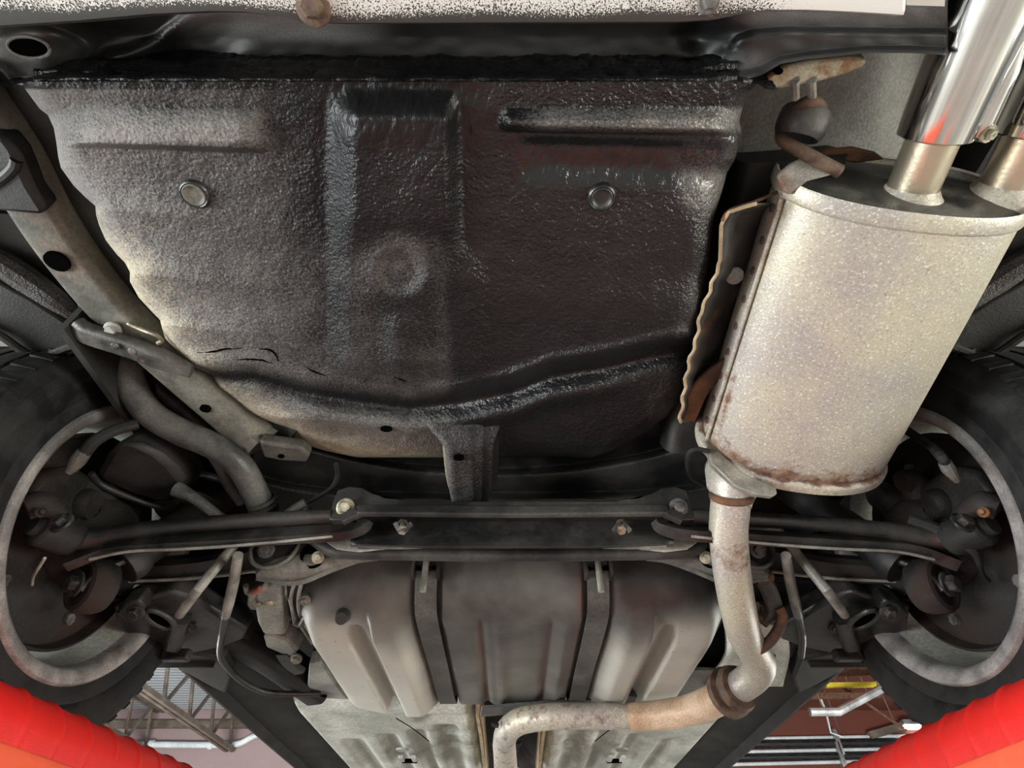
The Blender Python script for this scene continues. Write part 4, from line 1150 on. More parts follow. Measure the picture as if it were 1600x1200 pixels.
    finish('clamp_joint', lathe(cj, dj, [(-0.022, 0.026), (-0.02, 0.036), (-0.008, 0.040), (0.004, 0.034), (0.008, 0.043), (0.02, 0.043), (0.024, 0.030)], 28), 'bolt_rust', t, 'dark rusted joint clamp', smooth=40)
    P = [(1132, 1086, 0.329), (1105, 1100, 0.333), (1070, 1111, 0.338), (1030, 1117, 0.342), (985, 1120, 0.345)]
    finish('pipe_sleeve', tube([B(*p) for p in P], [0.028, 0.0285, 0.028, 0.0275, 0.0265], 24, 6), 'sleeve', t, 'tan heat-stained pipe section', smooth=60)
    P = [(990, 1119.5, 0.345), (960, 1119, 0.347), (900, 1118, 0.35), (850, 1120, 0.352), (812, 1127, 0.352), (793, 1142, 0.348), (788, 1160, 0.342), (789, 1180, 0.336), (791, 1215, 0.325)]
    finish('front_pipe', tube([B(*p) for p in P], [0.0225, 0.0255, 0.0262, 0.0265, 0.027, 0.0275, 0.0275, 0.029, 0.032], 24, 6), 'pipe_rusty', t, 'rusty bent pipe entering the tunnel', smooth=60)
    for px, py in ((772, 1133), (812, 1163), (771, 1163), (815, 1140)):
        finish('pipe_nub', lathe(B(px + (3 if px < 790 else -3), py, 0.347), (-1 if px < 790 else 1, 0, 0.2), [(-0.006, 0.005), (0.008, 0.005), (0.01, 0)], 10), 'rust_dark', t)
    finish('flat_rivet', lathe(B(967, 1113, 0.322), (0, -0.5, -1), [(-0.004, 0), (-0.004, 0.010), (0.001, 0.010), (0.0, 0.006), (0, 0)], 16), 'pipe_rusty', t)
    # hangers: rear rod through the rubber ring, front rod
    finish('hanger_rod', tube([B(1312, 268, 0.585), B(1283, 253, 0.59), B(1248, 234, 0.60), B(1224, 219, 0.612), B(1222, 200, 0.63)], 0.0072, 12), 'bolt_rust', t, 'rust-brown hanger rod')
    finish('hanger_strap', plate([B(1218, 298, 0.585), B(1214, 276, 0.59), B(1235, 258, 0.594), B(1270, 242, 0.597), B(1308, 266, 0.588), B(1316, 262, 0.587), B(1308, 272, 0.582), B(1262, 284, 0.578), B(1235, 306, 0.575)], (0, 0, 0.006)), 'hanger', t, 'bent hanger strap on the muffler shoulder', bevel=0.002)
    finish('front_hanger', tube([B(1180, 1018, 0.338), B(1200, 1005, 0.345), B(1215, 985, 0.36), B(1222, 962, 0.375), B(1217, 950, 0.385)], 0.0085, 12), 'rust', t, 'brown forked front hanger')
    finish('front_hanger', tube([B(1176, 1012, 0.342), B(1182, 996, 0.35), B(1176, 972, 0.37), B(1186, 966, 0.38), B(1200, 975, 0.372)], 0.007, 12), 'rust', t)
    return t
M['cap_shaded'] = grime('shaded_end_cap_steel', (0.028, 0.027, 0.025), (0.12, 0.115, 0.1), 14, rough=0.5, metal=0.2)
M['spot'] = mat_simple('dark_spot_weld', (0.09, 0.055, 0.05), 0.7, 0.0)
M['sleeve'] = grime('heat_tanned_steel', (0.42, 0.28, 0.18), (0.56, 0.42, 0.3), 14, rough=0.5, metal=0.15, rust=(0.32, 0.18, 0.1), rust_lo=0.55, rust_hi=0.75)
M['hanger'] = grime('dusty_hanger_steel', (0.14, 0.13, 0.11), (0.3, 0.28, 0.24), 20, rough=0.5, metal=0.2, rust=(0.14, 0.06, 0.03), rust_lo=0.55, rust_hi=0.7)
build_exhaust()

# rubber hanger ring and its body hook
c = B(1250, 190, 0.622)
rg = finish('rubber_hanger', lathe(B(1247, 210, 0.612), B(1264, 165, 0.625) - B(1247, 210, 0.612), [(-0.002, 0.018), (-0.004, 0.022), (0.002, 0.0255), (0.012, 0.0265), (0.022, 0.0255), (0.026, 0.023), (0.026, 0.019), (0.02, 0.017)], 28, close=True), 'hose')
tag(rg, 'thick dark rubber exhaust hanger ring above the muffler', 'hanger')
hk = finish('hanger_hook', tube([B(1238, 185, 0.625), B(1246, 170, 0.612), B(1260, 160, 0.605), B(1275, 160, 0.605), B(1283, 168, 0.61)], 0.0062, 12), 'bolt_rust')
tag(hk, 'short rusty hook bar through the rubber hanger ring', 'hook')
rs = finish('rubber_strap', sweep([B(1190, 900, 0.42), B(1203, 925, 0.405), B(1208, 950, 0.39), B(1198, 968, 0.38)], rail_profile(0.026, 0.022, 0.006)), 'hose', smooth=50)
tag(rs, 'dark rubber hanger strap beside the vertical exhaust pipe', 'hanger')
for q, p in enumerate((B(1180, 904, 0.41), B(1186, 950, 0.395))):
    o = finish('hanger_peg', tube([p, p + Vector((0.028, 0, 0.004))], [0.010, 0.008], 12, 0), 'rust')
    tag(o, ('rusty peg at the upper end of the rubber hanger strap', 'rusty peg at the lower end of the rubber hanger strap')[q], 'peg')
# pale heat shield around the pipe bend
def bend_shield():
    rows = []
    for i in range(21):
        v = i / 20; row = []
        for j in range(17):
            u = j / 16
            px = lerp_tab([(0, 1128), (0.2, 1135), (0.4, 1150), (0.7, 1195), (1, 1228)], u) - 20 * sm(v, 0.5, 1) * (1 - u) + 6 * math.sin(v * 4)
            py = 960 + 112 * v + 22 * sm(u, 0.5, 1) * (1 - v)
            h = 0.425 - 0.03 * v + 0.02 * math.sin(u * math.pi) 
            row.append(B(px, py, h))
        rows.append(row)
    o = finish('pipe_bend_shield', grid_mesh(rows), 'shield_pale', smooth=60, solid=0.002)
    tag(o, 'pale bent sheet shield behind the exhaust pipe bend', 'heat shield')
bend_shield()

# ------------------------------------------------------------------ rear subframe
def build_subframe():
    t = thing('rear_subframe', 'dusty black rear subframe crossing between the wheels', 'subframe', (0, 0.75, CZ + 0.42))
    # upper pressed beam with an ear at each end
    half = [(514, 812), (520, 785), (527, 766), (545, 760), (566, 762), (582, 771), (600, 780), (640, 783)]
    pts = [BY(px, py, 0.700) for px, py in half] + [BY(1600 - px, py, 0.700) for px, py in half[::-1]]
    low = [(640, 797), (575, 798), (556, 803), (540, 813)]
    pts += [BY(1600 - px, py, 0.700) for px, py in low[::-1]] + [BY(px, py, 0.700) for px, py in low]
    finish('upper_beam', plate(pts, (0, 0.05, 0.01)), 'black_paint', t, bevel=0.006)
    finish('beam_flange', sweep([BY(535, 812, 0.695), BY(560, 801, 0.692), BY(585, 798, 0.69), BY(800, 800, 0.69), BY(1015, 798, 0.69), BY(1040, 801, 0.692), BY(1065, 812, 0.695)], rail_profile(0.018, 0.010, 0.003), up=(0, -1, 0.2)), 'sub_dark', t, smooth=50)
    # main channel below it
    n = 30; rows = []
    for py, dy in ((803, 0.0), (812, 0.012), (836, 0.012), (846, 0.0), (855, -0.006), (858, 0.02)):
        row = []
        for k in range(n + 1):
            u = k / n; px = 548 + (1052 - 548) * u
            sag = 10 * (1 - abs(2 * u - 1) ** 3)
            row.append(BY(px, py + (0 if py < 840 else -6 + 0.4 * sag), 0.735 + dy))
        rows.append(row)
    finish('cross_channel', grid_mesh(rows), 'sub_dark', t, smooth=50, solid=0.004)
    finish('rear_lip', tube([BY(560, 852, 0.745), BY(640, 852, 0.75), BY(720, 848, 0.755), BY(800, 847, 0.756), BY(880, 848, 0.755), BY(960, 852, 0.75), BY(1040, 852, 0.745)], 0.006, 8), 'sub', t)
    for s in (0, 1):
        m = (lambda x: 1600 - x) if s else (lambda x: x)
        # cradle arm: bulging pressing that carries the front links
        rows = []
        outline_top = [(398, 893), (408, 868), (440, 850), (468, 838), (486, 832), (505, 842), (525, 858), (560, 866)]
        outline_bot = [(400, 905), (418, 908), (445, 913), (470, 912), (492, 905), (515, 895), (540, 884), (570, 876)]
        for i in range(8):
            row = []
            for k in range(9):
                v = k / 8
                px = outline_top[i][0] * (1 - v) + outline_bot[i][0] * v; py = outline_top[i][1] * (1 - v) + outline_bot[i][1] * v
                bul = 0.030 * math.sin(v * math.pi) ** 0.7
                row.append(BY(m(px), py, 0.83 - bul))
            rows.append(row)
        finish('cradle_arm', grid_mesh(rows), 'sub', t, 'pale dusty pressed cradle arm', smooth=80, solid=0.006, sub=1)
        finish('cradle_lip', tube([BY(m(x), y, 0.818) for x, y in ((402, 903), (425, 907), (450, 911), (475, 908), (500, 898), (525, 888), (560, 876), (590, 872))], 0.0045, 8), 'sub', t)
        dh = finish('arm_hole', lathe(BY(m(489), 868, 0.797), (0, -1, -0.5), [(-0.004, 0), (-0.004, 0.02), (0.002, 0.02), (0.0035, 0.016), (-0.002, 0.014), (-0.002, 0)], 24), 'hole', t)
        bolt(t, BY(m(497), 871, 0.788), (0, -1, -0.6), 0.0065, 'zinc')
        # dished seat with bolt at the end of the cross member
        finish('bolt_dish', plate([BY(m(x), y, 0.80) for x, y in ((396, 848), (405, 843), (470, 845), (462, 862), (448, 876), (425, 886), (404, 886), (394, 878), (392, 862))], (0, 0.014, 0.008)), 'sub_dark', t, bevel=0.005)
        finish('dish_rim', tube([BY(m(x), y, 0.795) for x, y in ((396, 848), (391, 866), (396, 880), (412, 887), (432, 884), (450, 874), (464, 858), (470, 845))], 0.0032, 8), 'sub', t)
        bolt(t, BY(m(416), 859, 0.792), (0, -1, -0.5), 0.009, 'bolt_dark')
        # ear bolt
        bolt(t, BY(m(540), 793, 0.697), (0, -1, -0.55), 0.0092, 'zinc' if s == 0 else 'bolt_dark', label='yellowish plated bolt on the left ear' if s == 0 else None)
        # adjuster under the channel
        finish('adjuster_stud', tube([BY(m(629), 818, 0.735), BY(m(629), 829, 0.722)], [0.0085, 0.0075], 6, 0), 'hanger', t)
        for k, ang in enumerate((-0.6, 0.7)):
            finish('adjuster_tab', box(BY(m(629 + (-8 if k == 0 else 8)), 824, 0.722), 0.006, 0.006, 0.016, Matrix.Rotation(ang, 3, 'Y')), 'bolt_dark', t)
        # pale tie plate peeping out between channel and lower bar
        finish('tie_plate', plate([BY(m(x), y, 0.765) for x, y in ((505, 845), (545, 838), (600, 842), (640, 850), (600, 860), (560, 864), (525, 860))], (0, 0.006, 0.01)), 'pan', t, bevel=0.003)
        dark_hole(m(570), 842, 0.443, 0.008, 0.005, t, 'plate_hole')
        # wings that reach out past the bolt towards the wheel
        finish('wing_bracket', plate([BY(m(x), y, 0.78) for x, y in ((470, 822), (520, 812), (530, 822), (505, 836), (470, 846), (455, 838))], (0, 0.03, 0.02)), 'sub_dark', t, bevel=0.004)
    # round bar that spans the front of the frame
    bar_pts = [(470, 836), (490, 842), (508, 855), (525, 862), (545, 864), (640, 866), (800, 868), (960, 866), (1050, 864), (1078, 861), (1098, 850), (1112, 836), (1122, 826)]
    o = finish('front_cross_bar', tube([BY(x, y, 0.775) for x, y in bar_pts], 0.0098, 14, 6), 'sub_dark', t, 'round bar along the lower edge of the subframe', smooth=60)
    return t
M['sub_dark'] = grime('dark_subframe_paint', (0.012, 0.012, 0.013), (0.055, 0.054, 0.05), 8, lo=0.4, hi=0.7, rough=0.42)
build_subframe()

# ------------------------------------------------------------------ wheels
WC = Vector((0.0, 0.80, CZ + 0.468))
def wheel(s, label):
    c = Vector((s * 0.655, WC.y, WC.z)); ax = Vector((s, 0, 0))
    t = thing('wheel', label, 'wheel', (s * 0.75, WC.y, WC.z - 0.31), 'rear wheels hanging from the car')
    R = 0.312
    prof = [(0.004, 0.205), (-0.006, 0.214), (-0.010, 0.232), (-0.009, 0.238), (-0.012, 0.243), (-0.013, 0.266), (-0.011, 0.268), (-0.008, 0.284), (-0.004, 0.288), (0.002, 0.298), (0.012, 0.306), (0.026, 0.3095)]
    for a in (0.045, 0.085, 0.125, 0.165):
        prof += [(a - 0.0055, R - 0.0006), (a - 0.005, R - 0.008), (a + 0.005, R - 0.008), (a + 0.0055, R - 0.0006)]
    prof += [(0.190, 0.3095), (0.205, 0.303), (0.215, 0.285), (0.218, 0.25), (0.212, 0.215), (0.2, 0.205)]
    tyre = finish('tyre', lathe(c, ax, prof, 120), 'rubber', t, 'black rubber tyre', smooth=30)
    # tread blocks: cross grooves as raised shoulder bars
    shared = None
    for k in range(60):
        a = 2 * math.pi * k / 60
        d = Vector((0, math.cos(a), math.sin(a))); tn = Vector((0, -math.sin(a), math.cos(a)))
        p = c + ax * 0.021 + d * 0.307
        if shared is None:
            bm = box((0, 0, 0), 0.032, 0.0135, 0.006); me = bpy.data.meshes.new('tread_block'); bm.to_mesh(me); bm.free(); me.materials.append(M['rubber']); shared = me
        o = bpy.data.objects.new('tread_block', shared); COL.objects.link(o); o.parent = tyre
        m = Matrix((ax * s, tn, d)).transposed()
        o.matrix_local = Matrix.Translation(p - LOC[t]) @ (m @ Matrix.Rotation(-0.28 * s, 3, 'Y')).to_4x4()
    rim = finish('rim', lathe(c, ax, [(0.016, 0.188), (0.004, 0.190), (-0.006, 0.195), (-0.011, 0.203), (-0.011, 0.212), (-0.006, 0.2155), (0.002, 0.215), (0.008, 0.208), (0.018, 0.2065)], 96), 'alloy', t, 'dull grey alloy rim lip', smooth=40)
    finish('barrel', lathe(c, ax, [(0.016, 0.188), (0.03, 0.186), (0.06, 0.178), (0.10, 0.176), (0.15, 0.182), (0.185, 0.19), (0.195, 0.205), (0.2, 0.205), (0.19, 0.2), (0.15, 0.188), (0.03, 0.2)], 96), 'alloy_in', t, smooth=50)
    # wheel face with spokes and hub
    face = finish('hub_disc', lathe(c, ax, [(0.135, 0), (0.135, 0.07), (0.15, 0.085), (0.165, 0.085), (0.165, 0)], 40), 'alloy_in', t)
    for k in range(5):
        a = 2 * math.pi * k / 5 + (0.35 if s < 0 else 0.1)
        d = Vector((0, math.cos(a), math.sin(a))); tn = Vector((0, -math.sin(a), math.cos(a)))
        p0 = c + ax * 0.150 + d * 0.07; p1 = c + ax * 0.172 + d * 0.187
        pts = [p0 - tn * 0.03, p0 + tn * 0.03, p1 + tn * 0.042, p1 - tn * 0.042]
        finish('spoke', plate(pts, ax * 0.022), 'alloy_in', t, bevel=0.005)
    return t
wheel(-1, 'left rear wheel with black tyre and dull grey alloy rim')
wheel(1, 'right rear wheel with black tyre and dull grey alloy rim, partly behind the muffler')

# ------------------------------------------------------------------ hubs, brakes and suspension
def side_fn(s):
    if s < 0: return lambda x: x
    return lambda x: 1600 - x
SIDE = {-1: 'left', 1: 'right'}
def brake(s):
    m = side_fn(s); ax = Vector((-s, 0, 0)); c = Vector((s * 0.725, WC.y, WC.z))
    t = thing('brake_assembly', f'dark rusty brake backing plate and hub carrier inside the {SIDE[s]} wheel', 'brake', (s * 0.70, WC.y, WC.z - 0.17), 'rear brakes')
    finish('backing_plate', lathe(c, ax, [(0, 0.05), (0.0, 0.168), (0.022, 0.170), (0.024, 0.166), (0.006, 0.160), (0.008, 0.12), (0.018, 0.10), (0.02, 0.05), (0.02, 0)], 64), 'rust_dark', t, smooth=35)
    # hub carrier casting
    finish('hub_carrier', tube([c + ax * 0.01, c + ax * 0.05 + Vector((0, 0, -0.01)), c + ax * 0.085 + Vector((0, 0.0, -0.03))], [0.085, 0.07, 0.045], 18, 4), 'rust_dark', t, smooth=60)
    for dy, dz, r in ((-0.075, 0.01, 0.026), (0.06, -0.05, 0.03), (0.02, 0.09, 0.026), (-0.05, 0.07, 0.022)):
        p = c + Vector((0, dy, dz))
        finish('carrier_boss', tube([c + ax * 0.03 + Vector((0, dy * 0.3, dz * 0.3)), p + ax * 0.055, p + ax * 0.075], [r * 1.3, r, r * 0.85], 14, 4), 'rust_dark', t, smooth=60)
    for k in range(5):
        a = k * 1.25 + 0.4
        finish('plate_bolt', lathe(c + ax * 0.008 + Vector((0, math.cos(a) * 0.13, math.sin(a) * 0.13)), ax, [(0, 0.010), (0.006, 0.009), (0.007, 0)], 8), 'bolt_dark', t)
    # caliper-like casting at the rear upper quadrant
    finish('caliper', plate([BX(m(x), y, s * 0.665) for x, y in ((48, 775), (80, 735), (120, 728), (170, 760), (190, 800), (150, 830), (90, 812), (55, 800))], ax * -0.03), 'rust_dark', t, bevel=0.010)
    finish('caliper_arm', tube([BX(m(40), 795, s * 0.66), BX(m(65), 788, s * 0.65), BX(m(95), 806, s * 0.645)], [0.016, 0.018, 0.013], 12), 'rust_dark', t)
    p = BX(m(62), 801, s * 0.632)
    finish('bleed_nipple', lathe(p, (-s, -0.6, -0.2), [(0, 0.007), (0.004, 0.007), (0.006, 0.004), (0.010, 0.003), (0.010, 0)], 10), 'amber' if s > 0 else 'rust_dark', t, 'orange rusty nipple' if s > 0 else None)
    return t
for s in (-1, 1): brake(s)

def u_link(path, w, d, lipw, scale=None):
    """pressed link: rounded channel with an outward lip along one edge"""
    prof = [(-w / 2, -d / 2 + 0.004), (-w / 2 + 0.005, -d / 2), (w / 2 - 0.004, -d / 2), (w / 2, -d / 2 + 0.004), (w / 2, d / 2), (-w / 2, d / 2)]
    return sweep(path, prof, smooth=6, scale=scale)
def suspension(s):
    m = side_fn(s); side = SIDE[s]
    # rear lateral link
    t = thing('rear_lateral_link', f'long black pressed suspension link from the subframe to the {side} wheel, nearer the muffler side of the axle' if False else f'upper long black suspension link running from subframe to {side} hub', 'suspension arm', (s * 0.45, 0.73, CZ + 0.42), 'rear lateral links')
    y0 = 0.70
    finish('link_body', tube([BX(m(95), 842, s * 0.645), BY(m(140), 842, 0.722), BY(m(200), 831, 0.725), BY(m(300), 820, 0.722), BY(m(430), 811, 0.715), BY(m(520), 806, 0.708)], [0.015, 0.015, 0.013, 0.0115, 0.011, 0.0105], 16, 6), 'arm_steel', t, smooth=60)
    finish('lower_flange', sweep([BY(m(105), 880, 0.735), BY(m(170), 857, 0.735), BY(m(240), 850, 0.735), BY(m(330), 845, 0.732), BY(m(440), 838, 0.728), BY(m(530), 832, 0.722), BY(m(562), 824, 0.718), BY(m(570), 812, 0.715)], [(-0.011, -0.008), (0.011, -0.008), (0.012, 0.006), (-0.011, 0.010)], up=(0, -0.85, 0.5)), 'arm_steel', t, smooth=30)
    finish('flange_edge', tube([BY(m(140), 874, 0.727), BY(m(200), 862, 0.727), BY(m(280), 858, 0.727), BY(m(360), 853, 0.725), BY(m(440), 846, 0.722), BY(m(520), 838, 0.716)], 0.0022, 8), 'rod', t, 'pale worn edge')
    finish('bushing', lathe(BX(m(86), 832, s * 0.648), (0.35 * s, -1, -0.15), [(-0.03, 0), (-0.03, 0.022), (-0.022, 0.025), (0.020, 0.025), (0.024, 0.022), (0.026, 0.015), (0.034, 0.014), (0.034, 0)], 24), 'rubber', t)
    bolt(t, BX(m(81), 824, s * 0.628) + Vector((0.02 * -s, -0.012, 0)), (0.2 * s, -1, 0.1), 0.010, 'bolt_black')
    # front lateral link
    t = thing('front_lateral_link', f'lower black suspension link between subframe dish and {side} wheel', 'suspension arm', (s * 0.45, 0.85, CZ + 0.42), 'front lateral links')
    finish('link_body', sweep([BY(m(185), 892, 0.845), BY(m(250), 890, 0.848), BY(m(320), 884, 0.846), BY(m(380), 872, 0.84), BY(m(430), 862, 0.83)], [(-0.018, -0.016), (0.018, -0.016), (0.018, 0.014), (0.008, 0.02), (-0.008, 0.02), (-0.018, 0.014)], up=(0, -0.8, 0.6)), 'arm_steel', t, smooth=30)
    finish('flange_edge', tube([BY(m(195), 909, 0.838), BY(m(280), 905, 0.838), BY(m(350), 899, 0.836), BY(m(400), 893, 0.832), BY(m(430), 901, 0.828)], 0.0026, 8), 'rod', t, 'pale worn edge')
    finish('top_edge', tube([BY(m(200), 880, 0.838), BY(m(260), 876, 0.838), BY(m(330), 868, 0.836), BY(m(395), 854, 0.832)], 0.003, 8), 'hose', t)
    finish('bushing', lathe(BY(m(180), 903, 0.835), (0.3 * s, -1, -0.3), [(-0.02, 0), (-0.02, 0.024), (0.02, 0.024), (0.024, 0.016), (0.024, 0)], 24), 'rubber', t)
    # trailing arm
    t = thing('trailing_arm', f'black pressed trailing arm with an oval hole ahead of the {side} wheel', 'suspension arm', (s * 0.6, 0.95, CZ + 0.36), 'trailing arms')
    pts = [(176, 950), (200, 938), (232, 936), (262, 925), (300, 935), (345, 962), (385, 985), (378, 1000), (345, 1012), (300, 1022), (255, 1016), (215, 1002), (182, 985)]
    o = finish('arm_plate', plate([B(m(x), y, 0.375 + (x - 180) * 0.00018) for x, y in pts], (0, 0.012, 0.035)), 'arm_steel', t, bevel=0.007)
    finish('oval_hole_rim', tube([B(m(250), 967, 0.3715) + Vector((0.017 * math.cos(a), 0.034 * math.sin(a), 0)) for a in [2 * math.pi * k / 24 for k in range(25)]], 0.005, 8, 0), 'arm_steel', o)
    bm = lathe((0, 0, 0), (0, 0, -1), [(-0.002, 0), (-0.002, 1), (0.004, 1), (0.004, 0)], 24)
    for v in bm.verts: v.co = Vector((v.co.x * 0.015, v.co.y * 0.031, v.co.z)) + B(m(250), 967, 0.374)
    finish('oval_hole', bm, 'hole', o)
    finish('arm_ear', plate([B(m(x), y, 0.368) for x, y in ((180, 958), (192, 942), (216, 940), (226, 952), (222, 968), (200, 976))], (0, 0.01, 0.03)), 'arm_steel', t, bevel=0.005)
    bolt(t, B(m(212), 956, 0.365), (0, -0.5, -1), 0.009, 'bolt_black')
    bolt(t, B(m(296), 981, 0.392), (0, -0.5, -1), 0.0075, 'bolt_black')
    finish('clevis', sweep([B(m(272), 1006, 0.385), B(m(278), 985, 0.388), B(m(284), 962, 0.392)], rail_profile(0.03, 0.03, 0.008)), 'arm_steel', t, smooth=50)
    finish('pivot_bracket', plate([B(m(x), y, 0.40) for x, y in ((262, 1030), (300, 1022), (350, 1030), (362, 1060), (352, 1085), (325, 1072), (285, 1050))], (0, 0, 0.04)), 'rail_dark', t, bevel=0.006)
    finish('worn_tab', box(B(m(276), 1024, 0.372), 0.05, 0.02, 0.02), 'arm_steel', t, bevel=0.004)
    # lower shock absorber and eye
    t = thing('shock_absorber', f'dark shock absorber with a large bolted eye beside the {side} hub', 'shock absorber', (s * 0.6, 0.78, CZ + 0.37), 'rear shock absorbers')
    eye = BX(m(143), 915, s * 0.628)
    top = Vector((s * 0.46, 0.90, CZ + 0.74))
    dd = (top - eye).normalized()
    finish('damper_tube', tube([eye + dd * 0.055, eye + dd * 0.30, top], [0.028, 0.028, 0.012], 20, 0), 'black_plastic', t, smooth=40)
    finish('damper_collar', tube([eye + dd * 0.045, eye + dd * 0.06, eye + dd * 0.075], [0.033, 0.035, 0.031], 20, 0), 'black_plastic', t, smooth=40)
    exa = Vector((0.5 * s, -1, -0.35)).normalized()
    finish('lower_eye', lathe(eye - exa * 0.02, exa, [(0, 0), (0, 0.036), (0.008, 0.039), (0.030, 0.039), (0.036, 0.036), (0.038, 0.030), (0.033, 0.026), (0.033, 0)], 28), 'rust_dark', t, smooth=40)
    finish('eye_bracket', sweep([eye + exa * 0.012 - dd * 0.01, eye + exa * 0.022 + dd * 0.03, eye + exa * 0.008 + dd * 0.06], rail_profile(0.036, 0.010, 0.004), up=exa), 'black_paint', t, smooth=50)
    bolt(t, eye + exa * 0.022, exa, 0.012, 'bolt_black')
    # brace rod
    t = finish('brace_rod', tube([BY(m(374), 838, 0.80), BY(m(366), 852, 0.805), B(m(310), 920, 0.376), B(m(281), 960, 0.372)], [0.0075, 0.0078, 0.0078, 0.0074], 14, 0), 'rod')
    tag(t, f'slanting grey brace rod down to the {side} trailing arm', 'rod', 'grey brace rods')
    # parking brake cable
    t = thing('brake_cable', f'grey brake cable bending forward from the {side} brace rod', 'cable', B(m(350), 1000, 0.38), 'brake cables')
    finish('sheath', tube([B(m(372), 868, 0.415), B(m(366), 905, 0.41), B(m(358), 940, 0.40), B(m(352), 962, 0.395)], [0.0075, 0.0085, 0.0085, 0.008], 12), 'rod', t)
    if s < 0:
        finish('cable', tube([B(352, 962, 0.395), B(347, 990, 0.39), B(344, 1020, 0.385), B(352, 1038, 0.385), B(375, 1062, 0.39), B(410, 1080, 0.395), B(450, 1084, 0.40), B(500, 1084, 0.41)], 0.0062, 10), 'arm_steel', t)
    else:
        finish('cable', tube([B(m(352), 962, 0.395), B(m(346), 995, 0.39), B(m(348), 1025, 0.39)], 0.0062, 10), 'arm_steel', t)
    # inner diagonal of the brace, tying to the subframe
    t = finish('brace_stay', tube([BY(m(480), 822, 0.77), BY(m(420), 829, 0.79), BY(m(388), 826, 0.80), BY(m(366), 850, 0.806)], 0.0068, 12), 'rod' if s > 0 else 'dark_steel')
    tag(t, f'bent grey stay joining the subframe to the {side} brace rod', 'rod', 'grey brace stays')
for s in (-1, 1): suspension(s)

# speed-sensor leads and brake hoses
o = thing('brake_hose', 'ribbed black brake hose with metal fitting inside the right wheel', 'hose', BX(1500, 700, 0.62))
finish('rubber_hose', tube([BX(1395, 655, 0.62), BX(1425, 678, 0.62), BX(1455, 698, 0.605), BX(1470, 713, 0.575), BX(1478, 724, 0.585)], 0.0065, 10), 'rubber', o)
finish('fitting', tube([BX(1476, 722, 0.583), BX(1482, 733, 0.588), BX(1490, 744, 0.594), BX(1496, 752, 0.60)], [0.008, 0.0085, 0.006, 0.004], 10, 3), 'dark_steel', o)
o = thing('brake_hose', 'black brake hose with metal fitting above the left hub', 'hose', BX(120, 715, -0.62))
finish('rubber_hose', tube([BX(215, 662, -0.55), BX(180, 672, -0.57), BX(150, 688, -0.585), BX(132, 708, -0.60)], 0.0085, 10), 'rubber', o)
finish('fitting', tube([BX(132, 706, -0.60), BX(122, 720, -0.607), BX(113, 732, -0.612), BX(105, 740, -0.616)], [0.0095, 0.010, 0.007, 0.0045], 10, 3), 'dark_steel', o)
o = finish('sensor_lead', tube([BX(1420, 812, 0.60), BX(1465, 828, 0.625), BX(1508, 850, 0.64), BX(1525, 868, 0.65), BX(1535, 895, 0.665), BX(1545, 908, 0.68)], [0.009, 0.010, 0.0095, 0.005, 0.003, 0.003], 10), 'rubber')
tag(o, 'dark sensor lead curving down behind the right hub', 'cable')
o = finish('sensor_lead', tube([BX(70, 872, -0.62), BX(60, 888, -0.64), BX(52, 902, -0.655), BX(50, 914, -0.665)], 0.002, 8), 'rod')
tag(o, 'thin pale wire loop inside the left wheel', 'cable')

# ------------------------------------------------------------------ filler hoses, cover, spring, canister and small lines (left)
t = thing('filler_hose', 'thick black rubber filler hose curving down past the left tyre', 'hose', B(400, 790, 0.49))
finish('hose', tube([B(225, 540, 0.66), B(203, 558, 0.64), B(202, 585, 0.615), B(213, 618, 0.59), B(240, 650, 0.57), B(285, 676, 0.553), B(335, 697, 0.54), B(372, 724, 0.528), B(392, 756, 0.515), B(407, 788, 0.50), B(414, 806, 0.492)], 0.0205, 18, 8), 'hose', t, smooth=60)
for k, (px, py) in enumerate(((408, 783), (411, 790), (413, 797))):
    c = B(px, py, 0.502 - k * 0.003); d = (B(414, 806, 0.49) - B(400, 770, 0.508)).normalized()
    finish('hose_clamp', lathe(c, d, [(-0.003, 0.020), (-0.003, 0.0235), (0.003, 0.0235), (0.003, 0.020)], 20), 'dark_steel', t)
t = finish('breather_hose', tube([B(330, 705, 0.55), B(345, 730, 0.545), B(360, 760, 0.535), B(378, 785, 0.525)], 0.0095, 12), 'hose')
tag(t, 'thinner rubber breather hose running beside the filler hose', 'hose')
t = finish('breather_hose', tube([B(222, 580, 0.665), B(250, 612, 0.655), B(285, 640, 0.645), B(320, 672, 0.63)], 0.012, 12), 'hose')
tag(t, 'dark hose half hidden between frame rail and filler hose', 'hose')
t = thing('splash_cover', 'matt black boxy plastic cover beside the left brake', 'cover', B(220, 760, 0.52))
finish('cover_box', plate([B(x, y, 0.52) for x, y in ((148, 738), (163, 712), (184, 690), (214, 696), (248, 712), (275, 735), (290, 756), (276, 780), (255, 788), (205, 774), (158, 752))], (0, 0.03, 0.06)), 'black_plastic', t, bevel=0.012)
finish('cover_lip', tube([B(x, y, 0.517) for x, y in ((142, 740), (160, 758), (205, 778), (250, 792), (275, 784))], 0.005, 8), 'black_plastic', t)
finish('mount_rod', tube([B(276, 764, 0.515), B(300, 776, 0.505), B(330, 798, 0.49), B(352, 815, 0.48)], [0.013, 0.009, 0.0085, 0.008], 12), 'hose', t, 'grey rod leaving the cover')
t = thing('coil_spring', 'dark coil spring half hidden behind the filler hose', 'spring', B(315, 770, 0.55))
c0 = B(318, 752, 0.60); pts = []
for k in range(60):
    a = k / 60 * 2 * math.pi * 3
    pts.append(c0 + Vector((0.05 * math.cos(a), 0.05 * math.sin(a), -0.06 + 0.05 * a / (2 * math.pi))))
finish('coil', tube(pts, 0.0075, 10, 2), 'arm_steel', t)
